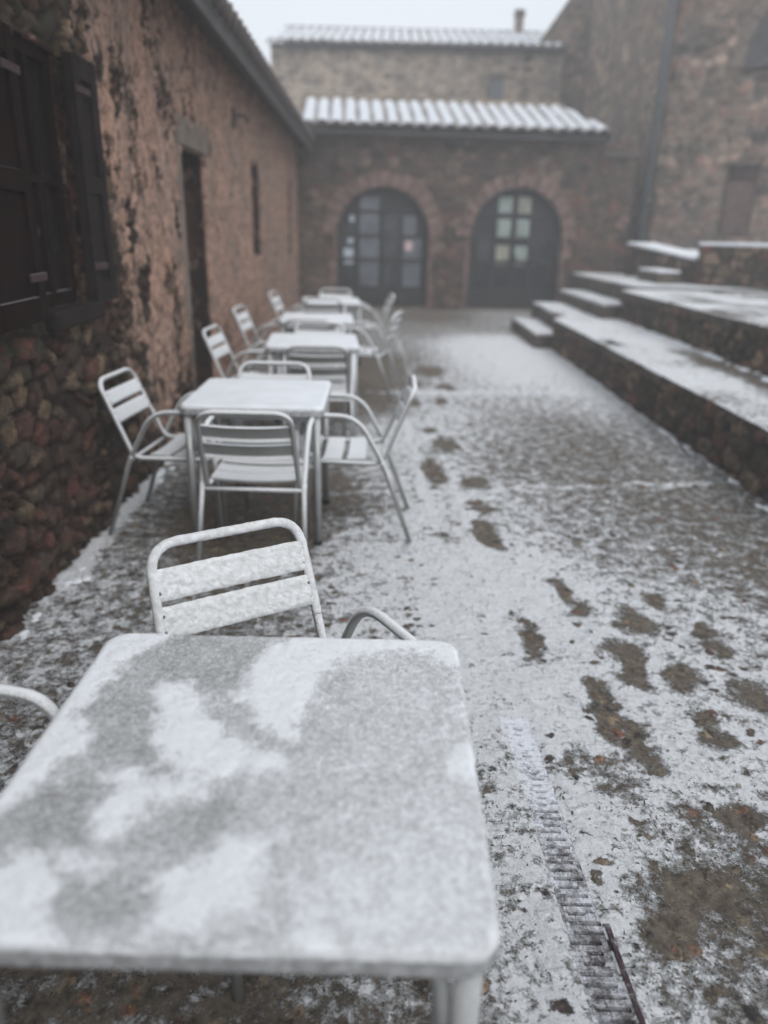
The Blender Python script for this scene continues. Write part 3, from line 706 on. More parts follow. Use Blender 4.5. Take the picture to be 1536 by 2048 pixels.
mb = MB(); mb.box(FL - .80, FL + .02, -.10, .42, 3.02 - .01, 3.10, T); fm('ledge', mb, M['tile_edge'])

# ================================================================ UPPER HOUSE
UA, UB = (-3.40, 23.5), (4.66, 23.5)
uh = empty('stone_house', (.6, 24, 0)); tag(uh, 'taller foggy stone house behind, with a snowy tiled roof and one tiny window', 'house')
wo = (2.65 - UA[0], 3.10 - UA[0], 5.05, 5.60)
rel(wall('wall', UA, UB, 3.0, 6.25, M['upper'], uh, .38, .19, .05, .035, .4, [wo], 21), uh)
T = frameM(UA, UB, wo[0]); ww = wo[1] - wo[0]; mb = MB(); mb.box(0, ww, .06, .1, wo[2], wo[3], T)
wn = rel(mb.build('window', M['glass_grey'], uh), uh); mb = MB()
for (a, b, c, e) in ((.0, .04, wo[2], wo[3]), (ww - .04, ww, wo[2], wo[3]), (.04, ww - .04, wo[2], wo[2] + .04), (.04, ww - .04, wo[3] - .04, wo[3])): mb.box(a, b, .02, .058, c, e, T)
mb.build('frame', M['pipe'], wn)
mb = MB(); mb.box(-.06, ww + .06, -.05, .06, wo[3], wo[3] + .09, T); rel(mb.build('lintel', M['lintel'], uh), uh)
T = frameM(UA, UB, 0); UL = UB[0] - UA[0]
mb = MB(); mb.box(-.0, UL, -.16, .02, 6.16, 6.255, T); rel(mb.build('eave_board', M['fascia'], uh), uh)
mb = MB(); mb.box(.02, UL - .02, .4, 7, 0, 6.1, T); rel(mb.build('rear_block', M['fascia'], uh), uh)
ux = np.array([1., 0, 0]); uy = np.array([0, 1, .29]); uy /= np.linalg.norm(uy)
NP = 29; tile_roof('roof', uh, np.array([UA[0] - .08, 23.2, 6.27]), ux, uy, NP, 13, (UL + .1) / NP, .335, seed=8)
YR = 23.2 + 13 * .335 / math.hypot(1, .29); zt = 6.27 + .29 * (YR - 23.2)
mb = MB(); x0_, x1_ = UA[0] - .08, UB[0] + .02
mb.tube([(x0_, YR, zt + .0), (x1_, YR, zt + .0)], .085, 8); rel(mb.build('ridge', M['tile_edge'], uh), uh)
mb = MB(); mb.add([(x0_, YR, zt), (x1_, YR, zt), (x1_, 31, zt - 1), (x0_, 31, zt - 1), (x0_, YR, zt - .1), (x1_, YR, zt - .1), (x1_, 31, zt - 1.1), (x0_, 31, zt - 1.1)], [(0, 1, 2, 3), (7, 6, 5, 4), (0, 4, 5, 1), (1, 5, 6, 2), (2, 6, 7, 3), (3, 7, 4, 0)])
rel(mb.build('rear_roof_slope', M['tile_edge'], uh), uh)
for x in (UA[0] + .02, UB[0] - .32):
    mb = MB(); mb.add([(x, 23.7, 6.0), (x, 30.6, 6.0), (x, YR, zt - .1), (x + .3, 23.7, 6.0), (x + .3, 30.6, 6.0), (x + .3, YR, zt - .1)], [(0, 1, 2), (5, 4, 3), (0, 3, 4, 1), (1, 4, 5, 2), (2, 5, 3, 0)])
    rel(mb.build('gable', M['upper'], uh), uh)
mb = MB(); mb.box(3.74, 3.99, 26.92, 27.17, 7.0, 7.86); ch = rel(mb.build('chimney', M['lintel'], uh), uh)
mb = MB(); mb.box(3.70, 4.03, 26.88, 27.21, 7.86, 7.91); mb.box(3.76, 3.82, 26.94, 27.15, 7.91, 7.98); mb.box(3.91, 3.97, 26.94, 27.15, 7.91, 7.98); mb.box(3.71, 4.02, 26.89, 27.20, 7.98, 8.02)
mb.build('chimney_cap', M['tile_edge'], ch)

# ================================================================ CHURCH ON THE RIGHT
ch_ = empty('stone_church', (6.5, 17, 0)); tag(ch_, 'tall stone church wall in fog with a long drainpipe and an arched recess', 'church')
def ctop(S): return np.minimum(6.65 + 1.4 * np.asarray(S), 12.2)
rel(wall('wall', (4.1, 24.0), (10.5, 24.0), 0, 12.2, M['church'], ch_, .34, .17, .06, .03, .5, (), 31, None, ctop), ch_)
CA, CB = (5.36, 16.55), (9.6, 12.4)
CL = math.hypot(CB[0] - CA[0], CB[1] - CA[1])
def cw(u, v):   # where the photographed feature lies on this wall (metres along, height)
    d = ray(u, v); nx, ny = CB[1] - CA[1], -(CB[0] - CA[0]); t = (CA[0] * nx + CA[1] * ny) / (d[0] * nx + d[1] * ny)
    return math.hypot(d[0] * t - CA[0], d[1] * t - CA[1]), CAMH + d[2] * t
n0 = cw(1455, 325); n1 = cw(1500, 470)
a0 = cw(1484, 150); a1 = cw(1536, 20)
ds_, dz_ = a1[0] - a0[0], a1[1] - a0[1] - .1; ar_ = (ds_ ** 2 + dz_ ** 2) / (2 * ds_)
opc = [(n0[0], n1[0], n1[1], n0[1]), (a0[0], a0[0] + 2 * ar_, a0[1], a0[1] + .1)]
rel(wall('wall_front', CA, CB, 0, 10.2, M['church'], ch_, .34, .19, .045, .05, .55, opc, 37), ch_)
rel(wall('wall_return', (5.37, 24), (5.37, 16.6), 0, 10.2, M['church'], ch_, .34, .19, .06, .03, .3, (), 38), ch_)
T = frameM(CA, CB, 0)
mb = MB(); mb.box(opc[0][0] - .05, opc[0][1] + .05, .22, .5, opc[0][2], opc[0][3], T); mb.box(opc[0][0] + .02, opc[0][1] - .02, .1, .22, opc[0][2], opc[0][2] + .95, T); rel(mb.build('niche_back', simple('dark_red_niche_stone', (.13, .085, .075), .9, var=.35, sc_=5), ch_), ch_)
mb = MB(); mb.box(opc[1][0] - .05, opc[1][1] + .05, .25, .5, opc[1][2] - .05, opc[1][3] + .1, T); rel(mb.build('arch_recess', M['fascia'], ch_), ch_)
sr = MB(); cx_ = opc[1][0] + ar_; zc = opc[1][3]; nb = 13
for i in range(nb):
    t0, t1 = math.pi * i / nb + .01, math.pi * (i + 1) / nb - .01; v = []
    for yy in (-.085, .3):
        for (r2_, t_) in ((ar_ - .02, t0), (ar_ + .22, t0), (ar_ + .22, t1), (ar_ - .02, t1)): v.append(T @ Vector((cx_ + r2_ * math.cos(t_), yy, zc + r2_ * math.sin(t_))))
    sr.add(v, [(0, 1, 2, 3), (7, 6, 5, 4), (0, 4, 5, 1), (1, 5, 6, 2), (2, 6, 7, 3), (3, 7, 4, 0)])
rel(sr.build('arch_surround', M['lintel'], ch_, bevel=.01), ch_)
n = 20; poly = [(cx_ + (ar_ - .01) * math.cos(math.pi * i / n), zc + (ar_ - .01) * math.sin(math.pi * i / n)) for i in range(n + 1)]
mb = MB(); mb.prism(poly, -.058, -.04, T @ Matrix(((1, 0, 0, 0), (0, 0, 1, 0), (0, 1, 0, 0), (0, 0, 0, 1)))); rel(mb.build('arch_shade_sheet', M['fascia'], ch_), ch_)  # flat dark sheet on the wall face paints the shade of the recess
mb = MB(); mb.tube([(5.20, 16.42, 1.35), (5.20, 16.42, 10.0)], .085, 12)
for z in (2.2, 4.0, 5.8, 7.6): mb.tube([(5.20, 16.42, z), (5.20, 16.42, z + .05)], .105, 12); mb.box(5.18, 5.4, 16.40, 16.44, z + .01, z + .04)
rel(mb.build('drainpipe', M['pipe'], ch_), ch_)

# ================================================================ TERRACES AND STEPS
def slab_top(name, poly, z, root, bare, res=.05, seed=1, lip=0):
    """snow-covered top of a terrace: poly = (x0(y), x1, y0, y1)"""
    x0, x1, y0, y1 = poly; nx = int((x1 - x0(y0)) / res); ny = int((y1 - y0) / res)
    U, V = np.meshgrid(np.linspace(0, 1, nx + 1), np.linspace(0, 1, ny + 1)); Yy = y0 + (y1 - y0) * V
    xa = np.vectorize(x0)(Yy); jag = .025 * (fbm(Yy * 7, Yy * 0, 3, seed) - .5)
    X = xa + jag * (1 - U) + (x1 - xa) * U
    cvv = bare(X, Yy) + 1.2 * (fbm(X * 2.4, Yy * 1.3, 5, seed + 4) - .5) - .12
    Zz = z + .008 + .03 * (fbm(X * 2, Yy * 2, 4, seed + 7) - .5) * sst(0, .06, U) - .012 * (U < .001)
    me = grid_mesh(name, X, Yy, Zz, None, {'cover': np.stack([cvv.ravel()] * 3 + [np.ones(cvv.size)], -1)})
    return rel(mesh_obj(name, me, M['ground'], root), root)
def terrace(label, A, B, z0, z1, depth, seed, sw=.24, sh=.13, endwall=True, bare=None, topmat=True, relief=.04, z1b=None):
    """A far end, B near end of the front face; body runs back to +X"""
    root = empty('stone_terrace', (A[0] + .5, A[1] - 2, 0)); tag(root, label, 'terrace')
    rel(wall('front_wall', A, B, z0 - .05, z1, M['terrace'], root, sw, sh, .03, relief, depth, (), seed), root)
    if endwall: rel(wall('end_wall', (A[0] + depth, A[1]), (A[0], A[1]), z0 - .05, z1, M['terrace'], root, sw, sh, .04, .03, .25, (), seed + 1), root)
    def x0(y): return A[0] + (B[0] - A[0]) * (A[1] - y) / (A[1] - B[1]) - .035
    slab_top('snowy_top', (x0, A[0] + depth, B[1], A[1] + .03), z1, root, bare or (lambda X, Y: .75 + 0 * X), seed=seed)
    mb = MB(); y = A[1]; random.seed(seed)          # coping stones along the lip
    while y > B[1] + .1:
        l = random.uniform(.3, .55); yb = max(B[1], y - l); xa, xb = x0(y), x0(yb)
        o = random.uniform(-.025, .02); h_ = random.uniform(.07, .10)
        mb.add([(xa - .0 + o, y - .006, z1 - h_), (xb + o, yb + .006, z1 - h_), (xb + .3, yb + .006, z1 - h_), (xa + .3, y - .006, z1 - h_), (xa + o, y - .006, z1 + .0), (xb + o, yb + .006, z1 + .0), (xb + .3, yb + .006, z1 + .0), (xa + .3, y - .006, z1 + .0)],
               [(3, 2, 1, 0), (4, 5, 6, 7), (0, 1, 5, 4), (1, 2, 6, 5), (2, 3, 7, 6), (3, 0, 4, 7)]); y = yb
    rel(mb.build('coping', M['cop'], root, bevel=.015), root)
    return root
M['cop'] = simple('mossy_coping_stone', (.085, .07, .055), .9, var=.45, sc_=7, snow=.6)
terrace('lower dark mossy stone terrace along the yard, its top half covered in snow', (2.36, 10.75), (2.44, -2), 0, .43, 1.1, 51,
        bare=lambda X, Y: .95 - .55 * sst(9.5, 6.5, Y) * sst(2.75, 3.1, X) - .12 * sst(8, 5, Y))
terrace('upper stone terrace behind the lower one, its worn top dusted with snow', (3.27, 10.75), (3.36, -2), .43, .83, 3.6, 61,
        bare=lambda X, Y: .80 - .22 * sst(10, 8, Y) - .12 * sst(3.8, 4.4, X))
# steps at the far end
def steps(label, levels, y0, y1, seed):
    root = empty('stone_steps', (levels[0][0], y0, 0)); tag(root, label, 'steps')
    for i, (x, xe, za, zb, ya, yb) in enumerate(levels):
        mb = MB(); random.seed(seed + i)
        y = ya
        while y < yb - .01:
            l = random.uniform(.5, .9); ye = min(yb, y + l)
            if yb - ye < .2: ye = yb
            o = random.uniform(-.015, .015); mb.box(x + o, xe, y + .004, ye - .004, za, zb + random.uniform(-.006, .0)); y = ye
        s = rel(mb.build('step', M['cop'], root, bevel=.02), root)
        Xg, Yg = np.meshgrid(np.linspace(x + .015, xe - .01, 10), np.linspace(ya + .01, yb - .01, 50))
        Zg = zb + .012 + .012 * (fbm(Xg * 5, Yg * 5, 3, seed + i) - .5); cvv = .72 + 1.1 * (fbm(Xg * 4, Yg * 4, 3, seed) - .5)
        me = grid_mesh('snow_cover', Xg, Yg, Zg, None, {'cover': np.stack([cvv.ravel()] * 3 + [np.ones(cvv.size)], -1)})
        so_ = mesh_obj('snow_cover', me, M['ground'], s)
    return root
steps('two lowest snowy stone steps beyond the end of the lower terrace', [(2.10, 2.56, -.05, .19, 10.78, 13.0), (2.50, 3.05, -.05, .42, 10.80, 13.4)], 10.78, 13, 5)
steps('two higher snowy stone steps beyond the end of the upper terrace', [(3.02, 3.6, 0, .62, 10.80, 13.7), (3.46, 5.3, 0, .86, 10.82, 14.8)], 10.8, 14, 9)
# block wall and sloping parapet further up
bw = empty('stone_wall', (4.9, 11.2, 0)); tag(bw, 'thick block of reddish stone walling on the upper terrace at the right edge, snow on top', 'wall')
rel(wall('front_wall', (4.58, 11.62), (7.4, 8.9), .78, 1.43, M['terrace'], bw, .26, .15, .03, .04, 1.6, (), 71), bw)
rel(wall('end_wall', (5.7, 12.8), (4.58, 11.64), .78, 1.43, M['far'], bw, .26, .15, .03, .04, .2, (), 73), bw)
mb = MB(); mb.prism([(4.55, 11.64), (7.38, 8.9), (8.6, 10.2), (5.72, 12.85)], 1.432, 1.475); rel(mb.build('snow_cover', M['snow'], bw, bevel=.015), bw)
pw = empty('parapet_wall', (4.45, 13, 0)); tag(pw, 'low sloping stone parapet capped with snow, below the long drainpipe', 'wall')
mb = MB(); mb.add([(4.30, 14.2, .8), (4.60, 11.75, .8), (5.0, 11.85, .8), (4.9, 14.6, .8), (4.30, 14.2, 1.40), (4.60, 11.75, 1.22), (5.0, 11.85, 1.22), (4.9, 14.6, 1.40)], [(3, 2, 1, 0), (4, 5, 6, 7), (0, 1, 5, 4), (1, 2, 6, 5), (2, 3, 7, 6), (3, 0, 4, 7)])
rel(mb.build('wall_body', M['fascia'], pw), pw)
rel(wall('front_face', (4.27, 14.2), (4.57, 11.75), .8, 1.38, M['terrace'], pw, .24, .14, .03, .03, .02, (), 77, None, lambda S: 1.40 - .0735 * np.asarray(S)), pw)
mb = MB(); mb.add([(4.26, 14.2, 1.40), (4.56, 11.75, 1.22), (5.0, 11.85, 1.22), (4.9, 14.6, 1.40), (4.26, 14.2, 1.44), (4.56, 11.75, 1.26), (5.0, 11.85, 1.26), (4.9, 14.6, 1.44)], [(3, 2, 1, 0), (4, 5, 6, 7), (0, 1, 5, 4), (1, 2, 6, 5), (2, 3, 7, 6), (3, 0, 4, 7)])
rel(mb.build('snow_cover', M['snow'], pw, bevel=.01), pw)
sb = empty('stone_block', (4.2, 12.3, .86)); tag(sb, 'small snowy stone block step against the foot of the sloping parapet', 'step')
mb = MB(); mb.box(-.12, .25, -.45, .5, -.0, .17); mb.build('block', M['cop'], sb, bevel=.015); mb = MB(); mb.box(-.11, .24, -.44, .49, .172, .20); mb.build('snow_cover', M['snow'], sb, bevel=.012)
# upper ground at the church
yd = MB(); yd.add([(5.0, 12.0, 1.3), (12, 12, 1.3), (12, 23.9, 1.35), (5.5, 23.9, 1.35), (5.0, 12, .5), (12, 12, .5), (12, 23.9, .5), (5.5, 23.9, .5)], [(0, 1, 2, 3), (0, 4, 5, 1), (1, 5, 6, 2), (2, 6, 7, 3), (3, 7, 4, 0)])
o = yd.build('path', M['snow']); tag(o, kind='structure')

# ================================================================ TABLES
TS = .70; TZ = .72
def rrect(h, r, n=6):
    p = []
    for cx, cy, a0 in ((h - r, h - r, 0), (-h + r, h - r, 90), (-h + r, -h + r, 180), (h - r, -h + r, 270)):
        for i in range(n + 1):
            a = R(a0 + 90 * i / n); p.append((cx + r * math.cos(a), cy + r * math.sin(a)))
    return p
def snow_top(coverf, thick, seed, N_=110, h=TS / 2 - .002, r=.045):
    u = np.linspace(-1, 1, N_); U, V = np.meshgrid(u, u)
    # map the square onto the rounded square
    X, Y = U * h, V * h
    cx = np.maximum(abs(X) - (h - r), 0); cy = np.maximum(abs(Y) - (h - r), 0); mxx = np.maximum(cx, cy); d = np.hypot(cx, cy)
    k = np.where(d > 1e-9, mxx / np.maximum(d, 1e-9), 1)
    X = np.sign(X) * (np.minimum(abs(X), h - r) + cx * k); Y = np.sign(Y) * (np.minimum(abs(Y), h - r) + cy * k)
    cv = coverf(X, Y)
    ed = np.minimum(h - abs(X), h - abs(Y)); ed = np.minimum(ed, r - np.hypot(np.maximum(abs(X) - (h - r), 0), np.maximum(abs(Y) - (h - r), 0)) + 0 * X)
    rnd = np.sqrt(np.clip(ed / .010, 0, 1))
    Zz = thick * (.35 + .65 * np.clip(cv, 0, 1.1)) * (.12 + .88 * rnd) + .0035 * (fbm(X * 60, Y * 60, 4, seed) - .5) * rnd + .0005
    jx = .004 * (fbm(X * 45, Y * 45, 3, seed + 2) - .5) * (ed < .004); X = X + jx * np.sign(X); Y = Y + jx * np.sign(Y)
    co = np.stack([X, Y, Zz], -1).reshape(-1, 3); idx = np.arange(U.size).reshape(U.shape)
    q = np.stack([idx[:-1, :-1], idx[:-1, 1:], idx[1:, 1:], idx[1:, :-1]], -1).reshape(-1, 4)
    bl = np.concatenate([idx[0, :], idx[1:, -1], idx[-1, ::-1][1:], idx[::-1, 0][1:]])
    nb_ = len(co); low = co[bl].copy(); low[:, 2] = -.0; co = np.vstack([co, low])
    e = np.array([(bl[i], nb_ + i, nb_ + (i + 1) % len(bl), bl[(i + 1) % len(bl)]) for i in range(len(bl) - 1)])
    a = np.stack([cv.ravel()] * 3 + [np.ones(cv.size)], -1); a = np.vstack([a, a[bl]])
    return raw_mesh('snow_cover', co, np.vstack([q, e]), {'cover': a})
def table_parts(root, snow_me, snow_mat):
    mb = MB(); mb.prism(rrect(TS / 2, .045), TZ - .038, TZ - .002); top = mb.build('table_top', M['alu_rim'], root, bevel=.006)
    sn = mesh_obj('snow_cover', snow_me, snow_mat, root); sn.location = (0, 0, TZ - .001)
    mb = MB(); a = TS / 2 - .065
    for s_ in (-1, 1):
        mb.box(-a, a, s_ * a - .009, s_ * a + .009, TZ - .066, TZ - .039); mb.box(s_ * a - .009, s_ * a + .009, -a + .0095, a - .0095, TZ - .0655, TZ - .0392)
    mb.build('apron', M['alu_leg'], root, bevel=.002)
    for sx in (-1, 1):
        for sy in (-1, 1):
            mb = MB(); x, y = sx * (TS / 2 - .036), sy * (TS / 2 - .036)
            mb.tube([(x, y, .012), (x, y, TZ - .039)], .0185, 16)
            # curved gusset from the apron to the leg
            mb.tube(fillet([(x - sx * .085, y - sy * .012, TZ - .045), (x - sx * .034, y - sy * .006, TZ - .05), (x - sx * .026, y - sy * .004, TZ - .22)], .08, 8), .012, 8)
            lg = mb.build('leg', M['alu_leg'], root)
            mb = MB(); mb.tube([(x, y, .0), (x, y, .022)], .0235, 14); mb.build('rubber_foot', M['dark'], lg)
M['alu_rim'] = alu('frosted_table_rim', (.24, .24, .242), (.5, .505, .51), 75, -.25, .7, 1.7)
# painted from the photograph: where the snow lies thick on the nearest table
T1 = (-.207, 1.008, -.004); K1 = 1.05
def px2t(cx, cy):      # crop pixel -> table coordinates
    u, v = cx / 1.536, 1000 + cy / 1.536; x, y = at(u, v, TZ + .006)
    dx, dy = x - T1[0], y - T1[1]; return dx / K1, dy / K1
thick_p = [
 [(-60,1000),(0,950),(130,850),(290,770),(250,700),(240,640),(300,570),(350,500),(440,440),(560,400),(560,380),(330,380),(100,600),(-200,900)],
 [(480,540),(560,560),(615,600),(600,650),(690,730),(780,770),(875,775),(872,800),(760,800),(640,830),(520,822),(490,740),(500,640),(470,570)],
 [(800,450),(1000,410),(1400,400),(1440,520),(1330,475),(1200,452),(1090,470),(1010,520),(950,590),(925,640),(900,730),(840,720),(770,640),(700,600),(760,550),(790,480)],
 [(320,850),(440,830),(600,850),(620,880),(500,930),(400,980),(330,1020),(300,980),(340,920)],
 [(490,1170),(560,1110),(700,1060),(820,990),(850,1000),(770,1090),(790,1160),(760,1240),(680,1300),(560,1310),(480,1260)],
 [(-500,1080),(0,1130),(80,1120),(140,1200),(200,1290),(350,1340),(350,1370),(0,1350),(-500,1350)],
 [(130,1080),(230,1070),(330,1100),(250,1135),(180,1125)], [(890,1300),(1000,1300),(1040,1350),(940,1365)], [(1390,760),(1470,760),(1480,860),(1410,850)]]
dark_p = [[(350,520),(450,440),(600,400),(800,430),(790,480),(700,590),(600,560),(480,540),(490,640),(480,800),(300,780),(250,690),(270,600)],
          [(-300,1050),(0,940),(150,850),(280,850),(330,900),(300,1000),(340,1030),(200,1060),(0,1080)],
          [(150,1200),(300,1130),(450,1110),(480,1200),(420,1320),(250,1280)], [(500,980),(640,900),(760,960),(640,1040),(480,1100),(380,1050)]]
def inpoly(X, Y, poly):
    c = np.zeros(X.shape, bool); n = len(poly)
    for i in range(n):
        x0, y0 = poly[i]; x1, y1 = poly[(i + 1) % n]
        if y0 == y1: continue
        c ^= ((y0 > Y) != (y1 > Y)) & (X < (x1 - x0) * (Y - y0) / (y1 - y0) + x0)
    return c
def blur(a, k):
    for _ in range(k):
        p = np.pad(a, 1, mode='edge'); a = (p[:-2, 1:-1] + p[2:, 1:-1] + p[1:-1, :-2] + p[1:-1, 2:] + 2 * a) / 6
    return a
def cover1(X, Y):
    Xw = X + .06 * (fbm(X * 22, Y * 22, 4, 91) - .5); Yw = Y + .08 * (fbm(X * 22 + 5, Y * 22, 4, 95) - .5)
    t = np.zeros(X.shape)
    for p in thick_p: t = np.maximum(t, inpoly(Xw, Yw, [px2t(*q) for q in p]).astype(float))
    dk = np.zeros(X.shape)
    for p in dark_p: dk = np.maximum(dk, inpoly(Xw, Yw, [px2t(*q) for q in p]).astype(float))
    t = blur(t, 22) ; t = np.clip(t + 1.5 * (fbm(X * 55, Y * 55, 4, 98) - .5) * (t > .02) * (t < .98), 0, 1); t = blur(t, 1); dk = blur(dk, 30)
    c = .565 + .10 * sst(-.15, .3, X) + .10 * sst(.0, -.3, Y) * sst(-.1, .2, X) - .10 * dk * (1 - t)
    c = c * (1 - t) + t * .97
    return c + .10 * (fbm(X * 12, Y * 12, 3, 97) - .5)
def cover_full(X, Y): return 1.05 + .35 * (fbm(X * 3.5, Y * 3.5, 3, 13) - .5)
t1 = empty('cafe_table', (T1[0], T1[1], 0), T1[2]); tag(t1, 'nearest square metal cafe table, its top streaked with frost and thick snow patches', 'table', 'square metal cafe tables in a row')
t1.scale = (K1, K1, 1)
me1 = snow_top(cover1, .007, 3, 200); table_parts(t1, me1, M['snow_table'])
T2 = (-.657, 3.842, .015)
t2 = empty('cafe_table', (T2[0], T2[1], 0), T2[2]); tag(t2, 'second square cafe table from the front, evenly snow covered, four chairs round it', 'table', 'square metal cafe tables in a row')
table_parts(t2, snow_top(cover_full, .014, 5, 80), M['snow'])
def copy_tree(o, parent=None):
    c = o.copy(); C.objects.link(c)
    if parent: c.parent = parent
    for ch in list(o.children): copy_tree(ch, c)
    return c
for (x, y, a, lab) in [(-.583, 5.85, .086, 'third square cafe table from the front, white with snow'), (-.70, 7.45, .077, 'fourth square cafe table from the front, white with snow'), (-.70, 9.35, .13, 'farthest square cafe table of the row, before the arched glass door')]:
    c = copy_tree(t2); c.location = (x, y, 0); c.rotation_euler = (0, 0, a); c['label'] = lab

# ================================================================ CHAIRS
M['rivet'] = simple('dull_steel_rivet', (.2, .2, .2), .5, metal=.5)
def make_chair():
    root = empty('cafe_chair'); r = .0125
    hw, sw_ = .242, .212
    for s_ in (-1, 1):        # leg - arm - leg, one bent tube a side; split into legs and arm where they meet
        x = s_ * hw
        path = fillet([(x, .235, .0), (x, .205, .668), (x, -.09, .668), (x - s_ * .01, -.225, .42), (x + s_ * .005, -.375, .0)], [0, .075, .10, .06, 0], 8)
        i1 = 3; P_ = path
        za = [i for i, p in enumerate(P_) if p.z >= .42]
        a, b = za[0], za[-1]
        def cut(i, j): return P_[i:j + 1]
        mb = MB(); mb.tube([P_[0], P_[0].lerp(P_[a], .6), P_[a]], r, 12, cap=True); mb.build('leg', M['alu'], root)
        mb = MB(); mb.tube(cut(a, b), r, 12, cap=False); mb.build('armrest', M['alu'], root)
        mb = MB(); mb.tube(cut(b, len(P_) - 1), r, 12); mb.build('leg', M['alu'], root)
    # seat rails running back and up into the back hoop
    mb = MB()
    loop = fillet([(sw_, .215, .425), (sw_, -.215, .415), (.198, -.375, .80), (-.198, -.375, .80), (-sw_, -.215, .415), (-sw_, .215, .425)], [0, .05, .075, .075, .05, 0], 8)
    mb.tube(loop, r, 14); mb.build('back_frame', M['alu'], root)
    for (yy, zz) in ((.222, .425), (-.225, .408), (.15, .402)):
        mb = MB(); mb.tube([(-hw, yy, zz), (hw, yy, zz)], .0105, 10); mb.build('cross_rail', M['alu'], root)
    # seat slats: broad aluminium planks, dished a little
    for (y0, y1, dz) in ((.115, .205, .0), (-.01, .088, -.008), (-.135, -.037, -.006)):
        mb = MB(); n = 10; vs = []
        for i in range(n + 1):
            x = -sw_ + 2 * sw_ * i / n; sag = -.012 * (1 - (x / sw_) ** 2)
            z = .443 + dz + sag
            vs += [(x, y0, z - .004), (x, y0 + .004, z + .003), (x, y1 - .004, z + .003), (x, y1, z - .004), (x, y1, z - .016), (x, y1 - .008, z - .007), (x, y0 + .008, z - .007), (x, y0, z - .016)]
        fs = [(i * 8 + k, i * 8 + (k + 1) % 8, (i + 1) * 8 + (k + 1) % 8, (i + 1) * 8 + k) for i in range(n) for k in range(8)] + [tuple(range(8)), tuple(range(n * 8, n * 8 + 8))[::-1]]
        mb.add(vs, fs); mb.build('seat_slat', M['alu'], root)
    # back slats between the uprights
    up = Vector((0, -.16, .385)).normalized(); nf = Vector((0, .385, .16)).normalized()
    for (q0, q1) in ((.445, .63), (.675, .855)):
        mb = MB(); n = 12; vs = []
        for i in range(n + 1):
            t = -1 + 2 * i / n
            for (q, o_) in ((q0, -.008), (q0, .006), (q0 + .02, .010), (q1 - .02, .010), (q1, .006), (q1, -.008), (q1 - .006, -.006), (q1 - .025, .004), (q0 + .025, .004), (q0 + .006, -.006)):
                c = Vector((0, -.215, .415)) + up * (q * .415)
                wx_ = (sw_ - (sw_ - .198) * q) * t; bow = -.016 * (1 - t * t)
                p = c + nf * (o_ + bow); vs.append((wx_, p.y, p.z))
        k_ = 10
        fs = [(i * k_ + k, i * k_ + (k + 1) % k_, (i + 1) * k_ + (k + 1) % k_, (i + 1) * k_ + k) for i in range(n) for k in range(k_)] + [tuple(range(k_)), tuple(range(n * k_, n * k_ + k_))[::-1]]
        mb.add(vs, fs); nf0 = len(mb.f); mr = mb
        for t in (-.955, .955):
            for qq in (q0 + .045, q1 - .045):
                c = Vector((0, -.215, .415)) + up * (qq * .415); xw = (sw_ - (sw_ - .198) * qq) * t
                mr.tube([Vector((xw, c.y, c.z)) + nf * .006, Vector((xw, c.y, c.z)) + nf * .0125], .0045, 8)
        sl_ = mb.build('back_slat', M['alu'], root); sl_.data.materials.append(M['rivet'])
        for p_ in sl_.data.polygons[nf0:]: p_.material_index = 1
    return root
G = 'aluminium armchairs round the cafe tables'
# x, y of the seat centre; a = heading of the sitter (0 = looking away from the camera)
chairs = [
 (-.205, 1.43, R(180 + 32), 'nearest aluminium chair, turned askew behind the front table, frosted backrest slats'),
 (-.88, 1.01, R(-90 - 12), 'chair left of the nearest table, only its snowy curved armrest showing'),
 (-.60, 3.42, R(0), 'chair at the second table seen from behind, back towards the viewer'),
 (-.65, 3.92, R(180), 'chair on the far side of the second table, snowy top rail just above it'),
 (-1.05, 3.82, R(-90 - 5), 'chair left of the second table beside the wall, facing right with snowy back'),
 (-.235, 3.83, R(90 + 0), 'chair right of the second table by the footprints, snow on its seat'),
 (-.49, 5.36, R(3), 'chair at the third table seen from behind, slatted back under the table edge'),
 (-.57, 5.95, R(180), 'chair on the far side of the third table, only its top rail showing'),
 (-1.0, 5.80, R(-90 - 4), 'chair left of the third table, beside the old doorway'),
 (-.70, 6.90, R(2), 'chair at the near side of the fourth table, back towards the viewer'),
 (-1.10, 7.44, R(-90 - 4), 'chair left of the fourth table, snowy back against the plaster wall'),
 (-.27, 7.32, R(90 - 12), 'chair right of the fourth table, snow on its seat and back'),
 (-.76, 9.02, R(2), 'chair at the near side of the farthest table, back towards the viewer'),
 (-.70, 9.72, R(180), 'chair beyond the farthest table, facing the viewer'),
 (-1.05, 9.35, R(-90 - 4), 'chair left of the farthest table, near the house corner'),
 (-.33, 9.38, R(90 + 6), 'chair right of the farthest table, tilted back before the arched door')]
proto = make_chair()
for i, (x, y, a, lab) in enumerate(chairs):
    c = proto if i == 0 else copy_tree(proto)
    c.location = (x, y, .004); c.rotation_euler = (0, 0, a); tag(c, lab, 'chair', G)

